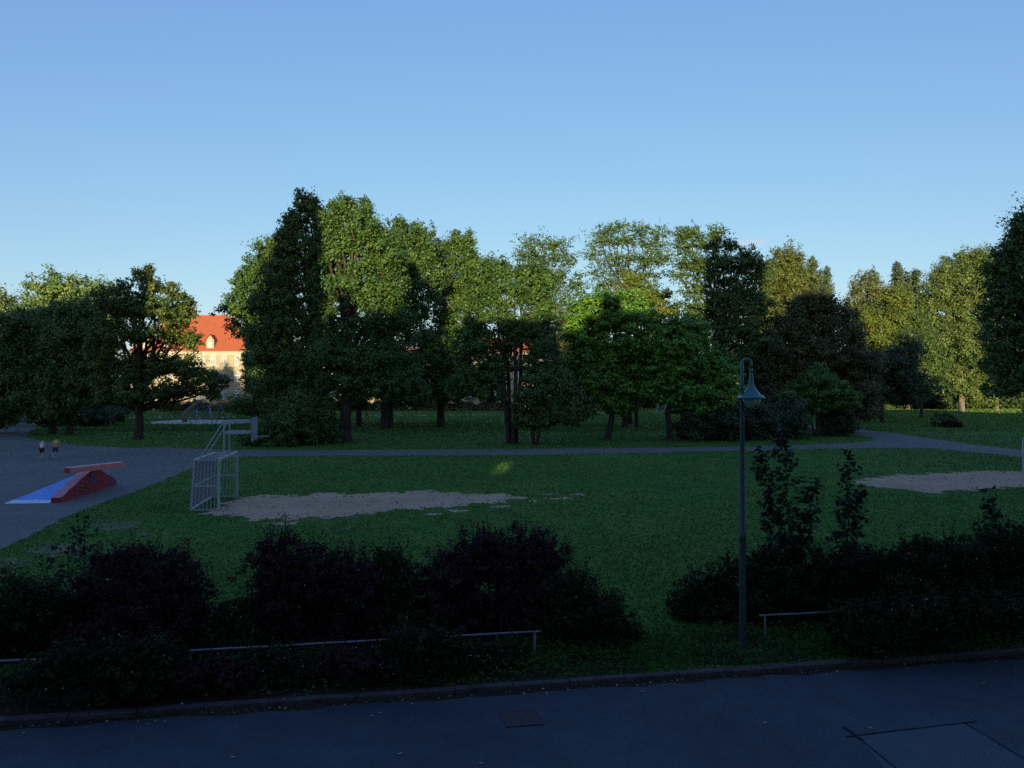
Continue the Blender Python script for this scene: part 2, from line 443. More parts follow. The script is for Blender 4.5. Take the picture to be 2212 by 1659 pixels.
def tree(name, label, base, D, lobes, leaf, size=0.3, cat='tree', group=None, trunk_w=0.35, bark='bark', cover=1.35,
         lean=(0, 0), fork=0.35, stems=1, flat=0.75, clump=0.3, shell=0.5, twigs=5, spread=0.35, quad=False, jut=0.12, rnd=0.8, up=0.35, top=None, tintspread=0.55, dz=1.0, extra=None, grow=1.0):
    bx, by, bz = base
    if base[1] > 25 and size < 0.6: size *= 0.84
    root = empty(name, base, label, cat, group)
    LP = []; allc = []
    nl = []
    for lb in lobes:
        lb = list(lb) + [1.0] * (5 - len(lb))
        if leaf.startswith('locust'):
            lb[0] += random.uniform(-7, 7); lb[1] += random.uniform(-6, 6); lb[2] *= random.uniform(1.0, 1.4); lb[3] *= random.uniform(1.5, 2.3)
        elif base[1] < 25 and lb[3] > 44: lb[2] *= 1.1; lb[3] *= 1.12
        elif base[1] > 25:
            k_ = grow * random.uniform(1.08, 1.34) * (0.93 if size > .4 else 1); lb[2] *= k_; lb[3] *= k_
        nl.append(tuple(lb))
        if base[1] > 25 and not leaf.startswith('locust') and leaf != 'poplar' and lb[2] > 15 and random.random() < 0.45:
            nl.append((lb[0] + random.uniform(-.8, .8) * lb[2], lb[1] + random.uniform(.15, .8) * lb[3], lb[2] * .85, lb[3] * .8, lb[4] * .75, random.uniform(0.1, 1.0) * lb[2] * D / F))
    lobes = nl
    for i, lb in enumerate(lobes):
        sc = lb[4] if len(lb) > 4 else 1.0
        off = lb[5] if len(lb) > 5 else rng.uniform(-spread, spread) * lb[2] * D / F * 1.2
        c, r = V2W(lb, D, off, dz)
        LP.append((c, r))
        allc.append(lobe_leaves(c, r, size, cover * sc, clump, flat, shell, up, rnd, jut, tintspread))
    pts = np.concatenate([a[0] for a in allc]); nr = np.concatenate([a[1] for a in allc])
    sz = np.concatenate([a[2] for a in allc]); ti = np.concatenate([a[3] for a in allc])
    keep = pts[:, 2] > bz + 0.05
    me = leaves_mesh('crown', pts[keep], nr[keep], sz[keep], ti[keep], LF[leaf], quad)
    link('crown', me, root)
    # trunk and limbs
    mb = MB()
    zs = sorted(c[2] for c, r in LP)
    ztop = top if top is not None else zs[int(len(zs) * 0.7)]
    zf = bz + (ztop - bz) * fork
    cxm = sum(c[0] for c, r in LP) / len(LP); cym = sum(c[1] for c, r in LP) / len(LP)
    heads = []
    for s_ in range(stems):
        a = 2 * math.pi * s_ / max(1, stems) + 0.4
        o = Vector((math.cos(a), math.sin(a), 0)) * (trunk_w * 0.9 if stems > 1 else 0)
        w = trunk_w * (1 if stems == 1 else 0.62)
        b0 = Vector((bx, by, bz - 0.15)) + o
        f0 = Vector((bx + lean[0], by + lean[1], zf)) + o * 3.0
        tp = Vector((bx + lean[0] * 1.5 + (cxm - bx) * 0.35, by + lean[1] + (cym - by) * 0.3, ztop)) + o * 4
        path = [b0, b0.lerp(f0, 0.06), b0.lerp(f0, 0.2), b0.lerp(f0, 0.6) + Vector((random.uniform(-.1, .1), random.uniform(-.1, .1), 0)) * w * 2, f0, f0.lerp(tp, 0.5) + Vector((random.uniform(-1, 1), random.uniform(-1, 1), 0)) * w, tp]
        mb.tube(path, [w * 1.55, w * 1.15, w, w * 0.86, w * 0.8, w * 0.5, w * 0.15], 9)
        heads.append((f0, tp, w))
    for i, (c, r) in enumerate(LP):
        f0, tp, w = heads[i % stems]
        t = random.uniform(0.0, 0.6)
        src = f0.lerp(tp, t)
        if c[2] < src.z - 0.5: src = f0
        rl = w * random.uniform(0.28, 0.45)
        limb(mb, src, c, rl, rl * 0.35)
        cl = allc[i][4]
        for k in range(min(twigs, len(cl))):
            j = int(rng.integers(len(cl)))
            limb(mb, c, cl[j], rl * 0.3, rl * 0.08, 3, 0.1, 3)
    mb.build('trunk', MT[bark], root, smooth=True)
    if extra: extra(root, allc)
    return root


# ------------------------------------------------------------------ ground
def sheet(name, pts, mat, z, kind='structure', parent=None):
    """flat polygon from (x, y) points, triangulated"""
    from mathutils.geometry import delaunay_2d_cdt
    P2 = [Vector((p[0], p[1])) for p in pts]
    V_, E_, F_, _, _, _ = delaunay_2d_cdt(P2, [], [list(range(len(P2)))], 1, 1e-5)
    fs = []
    for f in F_:
        a_, b_, c_ = (V_[i] for i in f[:3])
        fs.append(tuple(f) if (b_ - a_).cross(c_ - a_) > 0 else tuple(reversed(f)))
    me = bpy.data.meshes.new(name); me.from_pydata([(v.x, v.y, z) for v in V_], [], fs); me.update(); me.materials.append(mat)
    o = link(name, me, parent)
    if kind and parent is None: tag(o, kind=kind)
    return o


def ragged(vp, step=0.35, amp=0.25, seed=1, k=1.0):
    """V-outline -> world outline with an uneven edge"""
    r = np.random.default_rng(seed)
    W = [G(x, y)[:2] for x, y in vp]
    out = []
    for i in range(len(W)):
        a = np.array(W[i]); b = np.array(W[(i + 1) % len(W)])
        L = np.linalg.norm(b - a); n_ = max(1, int(L / step))
        n_ = min(n_, 120)
        nn = np.array([-(b - a)[1], (b - a)[0]]) / max(L, 1e-6)
        for j in range(n_):
            t = j / n_
            c_ = a + (b - a) * t
            w_ = amp * 1.5 * (math.sin(c_[0] * 1.7 + seed) * math.sin(c_[1] * 2.3 + c_[0] * .6) + .5 * math.sin(c_[0] * 4.9 + c_[1] * 3.1)) if amp > 0.14 else 0
            out.append(tuple(c_ + nn * (r.uniform(-amp, amp) * k + w_) + r.uniform(-amp, amp, 2) * 0.3))
    return out


SD = math.radians(10.4)                     # the street's direction
E1 = Vector((math.cos(SD), math.sin(SD), 0))
E2 = Vector((-math.sin(SD), math.cos(SD), 0))
KA = Vector(G(0, 1548)); KB = Vector(G(2212, 1399))   # kerb line, at kerb top
E1 = (KB - KA).normalized(); E2 = Vector((-E1.y, E1.x, 0))
K0 = KA + E1 * ((0 - KA.x) / E1.x)            # kerb line above x=0


def KS(s, d, z=0.0):
    p = K0 + E1 * s + E2 * d
    return (p.x, p.y, z)


# lawn: everything beyond the kerb, to the horizon
sheet('lawn', [KS(-2500, 0), KS(2500, 0), (2600, 3000), (-2600, 3000)], MT['lawn'], 0.0)
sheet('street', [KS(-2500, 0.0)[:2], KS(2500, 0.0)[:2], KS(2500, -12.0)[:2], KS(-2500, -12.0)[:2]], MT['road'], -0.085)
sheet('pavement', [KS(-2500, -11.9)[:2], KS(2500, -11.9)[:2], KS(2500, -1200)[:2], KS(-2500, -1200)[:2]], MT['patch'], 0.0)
# strip of soil under the shrubs
so = ragged([(-300, 1600), (500, 1545), (1100, 1503), (1400, 1482), (1405, 1440), (1360, 1380), (1200, 1350), (800, 1350), (300, 1400), (-300, 1470)], 0.4, 0.12, 3)
# keep it behind the kerb
so = [(p[0], max(p[1], KS((p[0] - K0.x) / E1.x, 0.0)[1] + 0.02)) for p in so]
sheet('shrub_bed', so, MT['soil'], 0.004)
so = ragged([(1480, 1420), (1500, 1440), (2300, 1395), (2500, 1380), (2500, 1300), (1700, 1330), (1500, 1360)], 0.4, 0.12, 4)
sheet('shrub_bed', so, MT['soil'], 0.004)

plaza_v = [(-700, 1500), (-60, 1225), (0, 1188), (59, 1161), (146, 1115), (240, 1079), (293, 1062), (346, 1041), (425, 1006), (455, 992), (515, 986), (800, 984.5), (1100, 983), (1350, 979), (1590, 974), (1750, 970), (1897, 968), (2011, 969), (2108, 977), (2212, 988), (2500, 1030),
           (2500, 1003), (2212, 973), (2108, 961), (2011, 948), (1913, 934), (1835, 926), (1700, 917), (1690, 921), (1800, 931), (1835, 938), (1870, 942), (1888, 946), (1888, 950), (1875, 954), (1832, 957), (1750, 961), (1620, 965), (1350, 968), (1100, 970), (800, 972), (515, 972), (351, 967.6), (264, 966.7), (176, 961.7), (117, 956), (73, 950), (56, 944.5), (59, 937), (82, 924), (95, 915), (110, 905), (118, 895), (112, 889.5), (86, 890), (60, 896), (44, 910), (25, 921), (0, 926), (-200, 935), (-900, 940)]
plz = ragged(plaza_v, 0.5, 0.05, 5)
sheet('plaza', plz, MT['asphalt'], 0.006)
dirt1_v = [(423, 1113), (480, 1115), (527, 1119), (600, 1123), (640, 1124), (690, 1121), (740, 1119), (790, 1112), (835, 1108), (880, 1099), (930, 1097), (975, 1096), (1000, 1091), (1050, 1087), (1085, 1082), (1128, 1077), (1110, 1071), (1050, 1068), (1000, 1064), (950, 1061), (900, 1063), (850, 1067), (800, 1064), (740, 1067), (700, 1064), (650, 1068), (600, 1070), (543, 1071), (515, 1076), (493, 1081), (484, 1092), (470, 1104), (440, 1108)]
dirt2_v = [(1820, 1047), (1861, 1039), (1893, 1028), (1945, 1025), (2020, 1021), (2108, 1015), (2212, 1019), (2400, 1022), (2500, 1040), (2400, 1056), (2212, 1054), (2140, 1056), (2075, 1061), (2004, 1062), (1950, 1059), (1929, 1056), (1906, 1051), (1867, 1048)]
d1 = ragged(dirt1_v, 0.22, 0.32, 6); d2 = ragged(dirt2_v, 0.28, 0.36, 7)
sheet('bare_earth', d1, MT['earth'], 0.010)
sheet('bare_earth', d2, MT['earth'], 0.010)
small_d = [[(1168, 1078), (1200, 1080), (1238, 1077), (1215, 1074)], [(1165, 1067), (1200, 1068), (1225, 1065)], [(1232, 1070), (1262, 1071), (1255, 1066)], [(1138, 1082), (1160, 1084), (1155, 1080)], [(890, 1112), (930, 1115), (960, 1110), (920, 1109)], [(560, 1130), (620, 1134), (640, 1129)],
           [(950, 1103), (1000, 1106), (1012, 1102), (985, 1100)], [(1060, 1093), (1095, 1096), (1102, 1092)],
           [(170, 1138), (215, 1146), (300, 1140), (318, 1128), (250, 1126), (195, 1128)],
           [(60, 1190), (120, 1206), (175, 1196), (165, 1178), (110, 1172)], [(255, 1150), (320, 1158), (350, 1150), (300, 1146)],
           [(0, 1235), (50, 1225), (80, 1210), (20, 1205), (-30, 1220)], [(690, 1140), (740, 1144), (770, 1138)]]
sds = [ragged(v, 0.25, 0.16, 20 + i) for i, v in enumerate(small_d)]
MT['worn'] = M_ground('worn_grass', [(0.40, (0.075, 0.105, 0.035)), (0.52, (0.15, 0.155, 0.075)), (0.62, (0.24, 0.20, 0.125))], 0.6, 3.0, 14.0, 0.6)
for i_, s_ in enumerate(sds): sheet('bare_earth' if i_ < 8 else 'worn_ground', s_, MT['earth'] if i_ < 8 else MT['worn'], 0.010)
sand1 = ragged([(313, 913.7), (340, 916), (420, 916.5), (500, 916), (545, 913), (520, 908), (440, 906.5), (380, 907.5), (340, 910)], 1.0, 0.3, 8)
sheet('play_sand', sand1, MT['sand'], 0.008)
sheet('play_sand', ragged([(1275, 892), (1300, 894), (1340, 892.5), (1330, 889.5), (1290, 889.5)], 1.0, 0.4, 9), MT['sand'], 0.008)
sheet('play_sand', ragged([(1392, 889.5), (1420, 891), (1470, 890), (1470, 887), (1415, 887)], 1.0, 0.4, 10), MT['sand'], 0.008)
sheet('far_path', [G(x, y)[:2] for x, y in [(240, 903), (500, 902.6), (800, 899.4), (1100, 896.0), (1230, 894.6), (1230, 893.6), (1100, 894.6), (800, 897.6), (500, 900.4), (240, 901)]], MT['sand'], 0.012)
# joints and repaired rectangle in the near street
ZR = -0.085


def GR(x, y): return G(x, y, ZR)


sheet('street_patch', [GR(*p)[:2] for p in [(1848, 1585), (2080, 1560), (2212, 1638), (2400, 1760), (1990, 1760)]], MT['patch'], ZR + 0.004)


STRIP_Z = [0.006]


def strip(name, a, b, w):
    STRIP_Z[0] += 0.0015
    a = Vector(GR(*a)); b = Vector(GR(*b)); d = (b - a).normalized(); nn = Vector((-d.y, d.x, 0)) * w / 2
    L = (b - a).length; n_ = max(3, int(L / 0.15)); L_ = []; R_ = []
    for i in range(n_ + 1):
        c = a.lerp(b, i / n_); j = random.uniform(0.6, 1.15)
        L_.append((c + nn * j)[:2]); R_.append((c - nn * j)[:2])
    sheet(name, L_ + R_[::-1], MT['tar'], ZR + STRIP_Z[0])


strip('tar_joint', (1820, 1567.5), (1860, 1597), 0.08)
strip('tar_joint', (1845, 1586), (1985, 1700), 0.035)
strip('tar_joint', (1824, 1589), (2105, 1556), 0.04)
strip('tar_joint', (2078, 1559), (2225, 1647), 0.028)
# manhole
mh = empty('manhole_cover', GR(1127, 1549), 'dark square cast iron cover set in the near street', 'manhole cover')
c0 = Vector(GR(1127, 1549)); mb = MB()
for (a, b, z0, z1) in ((-0.25, 0.25, 0.0, 0.012),):
    cs = [c0 + E1 * a + E2 * a, c0 + E1 * b + E2 * a, c0 + E1 * b + E2 * b, c0 + E1 * a + E2 * b]
    mb.hexa([(p.x, p.y, ZR + z0) for p in cs] + [(p.x, p.y, ZR + z1) for p in cs])
mb.build('plate', MT['iron'], mh)
mb = MB()
for sgn in (-1, 1):
    for ax, bx_ in ((E1, E2), (E2, E1)):
        p = c0 + bx_ * 0.275 * sgn - ax * 0.3; q = c0 + bx_ * 0.275 * sgn + ax * 0.3
        mb.bar((p.x, p.y, ZR + 0.008 + (0.002 if ax is E1 else 0)), (q.x, q.y, ZR + 0.008 + (0.002 if ax is E1 else 0)), 0.04, 0.016)
mb.build('rim', MT['iron'], mh)
mb = MB()
for i in range(-4, 5):
    p = c0 + E1 * i * 0.05
    a = p - E2 * 0.2; b = p + E2 * 0.2
    mb.bar((a.x, a.y, ZR + 0.014), (b.x, b.y, ZR + 0.014), 0.02, 0.006)
mb.build('ribs', MT['iron'], mh)
vc = Vector(GR(1042, 1535)); mb = MB(); mb.lathe([(0, 0.01), (0.06, 0.01), (0.075, 0.0)], (vc.x, vc.y, ZR), 16)
mb.lathe([(0.075, 0.004), (0.10, 0.004), (0.10, -0.01)], (vc.x, vc.y, ZR), 16)
tag(mb.build('valve_cap', MT['iron']), 'small round iron valve cap left of the square cover', 'valve cap')
# kerb: separate stones
gut = [KS(-40 + i * .25, -0.10)[:2] for i in range(340)]
gut2 = [KS(-40 + i * .25, -0.20 - 0.10 * abs(math.sin(i * .7) * math.sin(i * .23)) - random.uniform(0, .05))[:2] for i in range(340)]
sheet('gutter_dirt', gut + gut2[::-1], MT['soil'], ZR + 0.004)
kerb = tag(empty('kerb', tuple(K0)), kind='structure')
base_me = None
for i in range(-24, 30):
    mb = MB(); L = 1.0
    g = random.uniform(-0.008, 0.008); zt = 0.012 + random.uniform(-0.006, 0.006)
    a0 = KS(i * L + 0.008, -0.11 + g); a1 = KS(i * L + L - 0.008, -0.11 + g + random.uniform(-0.004, 0.004))
    b1 = KS(i * L + L - 0.008, 0.03); b0 = KS(i * L + 0.008, 0.03)
    e = 0.02
    lo = [(p[0], p[1], -0.3) for p in (a0, a1, b1, b0)]
    mid = [(p[0], p[1], zt - e) for p in (a0, a1, b1, b0)]
    t0 = KS(i * L + 0.014, -0.11 + g + e); t1 = KS(i * L + L - 0.014, -0.11 + g + e)
    top_ = [(p[0], p[1], zt) for p in (t0, t1, b1, b0)]
    mb.hexa(lo + mid)
    k = len(mb.v); mb.v += top_
    mb.f.remove((4, 5, 6, 7))
    mb.f += [(k, k + 1, k + 2, k + 3), (4, 5, k + 1, k), (5, 6, k + 2, k + 1), (6, 7, k + 3, k + 2), (7, 4, k, k + 3)]
    mb.build('kerb_stone', MT['kerb'], kerb)


# ------------------------------------------------------------------ houses behind the viewpoint (unseen; heights and gaps shaped to cast the park's shade)
def town_house(s0, s1, eave, ridge, label, openings=None, tower=False, depth=13.0, d0=-18.6 + 3.2):
    """row house whose front stands just behind the viewpoint; s along the street"""
    # distance from kerb of the facade: the viewpoint is 1.1 m in front of it
    df = -((K0 - Vector((0, -1.1, 0))).dot(E2))
    def q(s, d, z): p = K0 + E1 * s + E2 * d; return (p.x, p.y, z)
    root = empty('tower' if tower else 'town_house', q((s0 + s1) / 2, df - depth / 2, 0), label, 'tower' if tower else 'house', 'unseen row behind the viewpoint, shaped for its shade')
    mb = MB()
    t = 0.45
    walls = [('f', df, df - t), ('b', df - depth + t, df - depth)]
    for key, da, db in walls:
        op = (openings or {}).get(key)
        segs = []
        if op:
            a, b, z0, z1 = op
            segs = [(s0, a, 0, eave), (b, s1, 0, eave), (a, b, 0, z0), (a, b, z1, eave)]
        else:
            segs = [(s0, s1, 0, eave)]
        for a, b, z0, z1 in segs:
            mb.hexa([q(a, db, z0), q(b, db, z0), q(b, da, z0), q(a, da, z0), q(a, db, z1), q(b, db, z1), q(b, da, z1), q(a, da, z1)])
    for a, b in ((s0, s0 + t), (s1 - t, s1)):
        mb.hexa([q(a, df - depth + t, 0), q(b, df - depth + t, 0), q(b, df - t, 0), q(a, df - t, 0), q(a, df - depth + t, eave), q(b, df - depth + t, eave), q(b, df - t, eave), q(a, df - t, eave)])
    mb.build('wall', MT['bounce_wall'], root)
    mb = MB(); dm = df - depth / 2
    if tower:
        c = (s0 + s1) / 2
        mb.add([q(s0 - .2, df + .2, eave), q(s1 + .2, df + .2, eave), q(s1 + .2, df - depth - .2, eave), q(s0 - .2, df - depth - .2, eave), q(c, dm, ridge)], [(0, 1, 4), (1, 2, 4), (2, 3, 4), (3, 0, 4), (3, 2, 1, 0)])
    else:
        mb.add([q(s0, df + .4, eave), q(s1, df + .4, eave), q(s1, df - depth - .4, eave), q(s0, df - depth - .4, eave), q(s0, dm, ridge), q(s1, dm, ridge)], [(0, 1, 5, 4), (2, 3, 4, 5), (1, 2, 5), (3, 0, 4), (3, 2, 1, 0)])
    mb.build('roof', MT['town_roof'], root)
    if not tower:
        k = s0 + random.uniform(1.5, 3)  # stacks added along the ridge to break up the shadow edge
        while k < s1 - 1.5:
            m2 = MB(); w = random.uniform(.5, 1.1); dd = dm + random.uniform(-1.5, 1.5); hh = ridge + random.uniform(0.4, 1.9)
            if not (openings and abs(k - (s0 + s1) / 2) < 0):
                m2.hexa([q(k - w, dd - .4, ridge - 2.2), q(k + w, dd - .4, ridge - 2.2), q(k + w, dd + .4, ridge - 2.2), q(k - w, dd + .4, ridge - 2.2), q(k - w, dd - .4, hh), q(k + w, dd - .4, hh), q(k + w, dd + .4, hh), q(k - w, dd + .4, hh)])
                m2.build('added_chimney', MT['bounce_wall'], root)
            k += random.uniform(3.5, 8)


def hit(p, d):
    """where the sun line through p crosses the vertical plane d metres from the kerb; returns (s, z)"""
    p = Vector(p); r = (p - K0)
    t = (d - r.dot(E2)) / to_sun.dot(E2)
    w = p + to_sun * t
    return (w - K0).dot(E1), w.z


df0 = -((K0 - Vector((0, -1.1, 0))).dot(E2))
# wall openings added on the sun line to drop one sun patch on the lawn
lp = G(1086, 1010)
sf, zf_ = hit(lp, df0 - 0.2); sb, zb_ = hit(lp, df0 - 12.8)
town_house(-260, -110, 17, 24, 'long row of houses far left behind the viewpoint')
town_house(-110, -80, 19, 26, 'gabled house third left of the slender tower behind the viewpoint')
town_house(-80, -49.8, 21, 28, 'wide tall gabled house left of the low one behind the viewpoint')
town_house(-49.8, -40.3, 12.5, 18.8, 'low gabled house left of the slender tower behind the viewpoint')
town_house(-40.3, -34.2, 22, 28.5, 'tall narrow house against the slender tower behind the viewpoint')
town_house(-34.2, -29.3, 35, 40, 'slender square tower with pointed roof, unseen behind the viewpoint, shaped to shade the tallest oak', tower=True, depth=5)  # width and height set so its shadow darkens the tallest oak
town_house(-29.3, -17.4, 16, 22.5, 'gabled house right of the slender tower behind the viewpoint')
town_house(-17.4, -2.5, 15, 21, 'gabled house unseen behind the viewpoint, with wall openings added for a sun patch', openings={'f': (sf - 0.5, sf + 0.5, zf_ - 0.36, zf_ + 0.36), 'b': (sb - 0.5, sb + 0.5, zb_ - 0.36, zb_ + 0.36)})
sp2 = P(1224, 1262, 15.6)  # second pair of wall openings, added to drop a sun spot on the shrub
s2f, z2f = hit(sp2, df0 - 0.2); s2b, z2b = hit(sp2, df0 - 12.8)
town_house(-2.5, 4.5, 17, 22.4, 'narrow gabled house directly behind the viewpoint', openings={'f': (s2f - 0.33, s2f + 0.33, z2f - 0.26, z2f + 0.26), 'b': (s2b - 0.4, s2b + 0.4, z2b - 0.35, z2b + 0.35)})
town_house(4.5, 14.6, 17, 24, 'gabled house left of the corner tower behind the viewpoint')
town_house(14.6, 20.7, 33.5, 36.5, 'broad corner tower with low pointed roof, unseen behind the viewpoint, added to shade the dark locust', tower=True, depth=8)  # unseen tower added to keep the right-hand locust dark
town_house(20.7, 39, 20, 27.5, 'tall gabled house right of the corner tower behind the viewpoint')
town_house(39, 59.4, 19, 26.3, 'second tall gabled house right of the corner tower behind the viewpoint')
town_house(59.4, 96, 15, 22, 'lower wide gabled house far right behind the viewpoint')
town_house(96, 165, 12, 18.3, 'lowest house far right behind the viewpoint')


# ------------------------------------------------------------------ far buildings
def window_proto(w, h, arched=False, rows=4, cols=2):
    f = MB(); t = 0.12
    f.box((-w / 2, -0.10, 0), (-w / 2 + t, 0.02, h)); f.box((w / 2 - t, -0.10, 0), (w / 2, 0.02, h))
    f.box((-w / 2 + t, -0.10, 0), (w / 2 - t, 0.02, t)); f.box((-w / 2 + t, -0.10, h - t), (w / 2 - t, 0.02, h))
    f.box((-0.09, -0.12, t), (0.09, 0.02, h - t))
    f.box((-w / 2 + t, -0.115, h * 0.6), (-0.09, 0.02, h * 0.6 + 0.16)); f.box((0.09, -0.115, h * 0.6), (w / 2 - t, 0.02, h * 0.6 + 0.16))
    for z in (h * 0.2, h * 0.4, h * 0.8):
        f.box((-w / 2 + t, -0.09, z), (-0.09, 0.0, z + 0.07)); f.box((0.09, -0.09, z), (w / 2 - t, 0.0, z + 0.07))
    for x in (-w * 0.26, w * 0.26):
        f.box((x - 0.035, -0.094, t), (x + 0.035, 0.0, h - t))
    if arched:
        n_ = 8
        for i in range(n_):
            a = math.pi * i / n_; b = math.pi * (i + 1) / n_; R = w / 2
            pa = (R * math.cos(a), -0.05, h + 0.45 * w * math.sin(a) - 0.02); pb = (R * math.cos(b), -0.05, h + 0.45 * w * math.sin(b) - 0.02)
            f.bar(pa, pb, 0.11, 0.14, up=(0, 1, 0))
        f.box((-0.05, -0.1, h), (0.05, 0.0, h + 0.42 * w))
    fm = f.mesh('window', MT['white'])
    g = MB(); g.box((-w / 2 + 0.02, -0.03, 0.02), (w / 2 - 0.02, -0.01, h - 0.02))
    if arched:
        vs_ = [(0, -0.02, h)] + [(w * 0.46 * math.cos(math.pi * i / 8), -0.02, h + 0.40 * w * math.sin(math.pi * i / 8)) for i in range(9)]
        g.add(vs_, [(0, i + 1, i + 2) for i in range(8)])
    gm_ = g.mesh('pane', GLASS)
    s = MB(); s.box((-w / 2 - 0.15, -0.25, -0.16), (w / 2 + 0.15, 0.0, -0.02))
    sm = s.mesh('sill', MT['trim'])
    return fm, gm_, sm


GLASS, nt_, b_ = new_mat('window_glass')
b_.inputs['Base Color'].default_value = (0.10, 0.11, 0.12, 1); b_.inputs['Roughness'].default_value = 0.08
tc_ = nt_.nodes.new('ShaderNodeTexNoise'); tc_.inputs['Scale'].default_value = 0.8
rr_ = nt_.nodes.new('ShaderNodeValToRGB'); rr_.color_ramp.elements[0].color = (0.05, 0.055, 0.06, 1); rr_.color_ramp.elements[1].color = (0.26, 0.24, 0.22, 1)
nt_.links.new(tc_.outputs['Fac'], rr_.inputs['Fac']); nt_.links.new(rr_.outputs['Color'], b_.inputs['Base Color'])

DB = 225.0


def place_window(root, protos, x, z, y):
    fm, gm_, sm = protos
    loc = Vector((x, y, z)) - root.location
    w = bpy.data.objects.new('window', fm); COL.objects.link(w); w.parent = root; w.location = loc
    for nm, me in (('pane', gm_), ('sill', sm)):
        o = bpy.data.objects.new(nm, me); COL.objects.link(o); o.parent = w
    return w


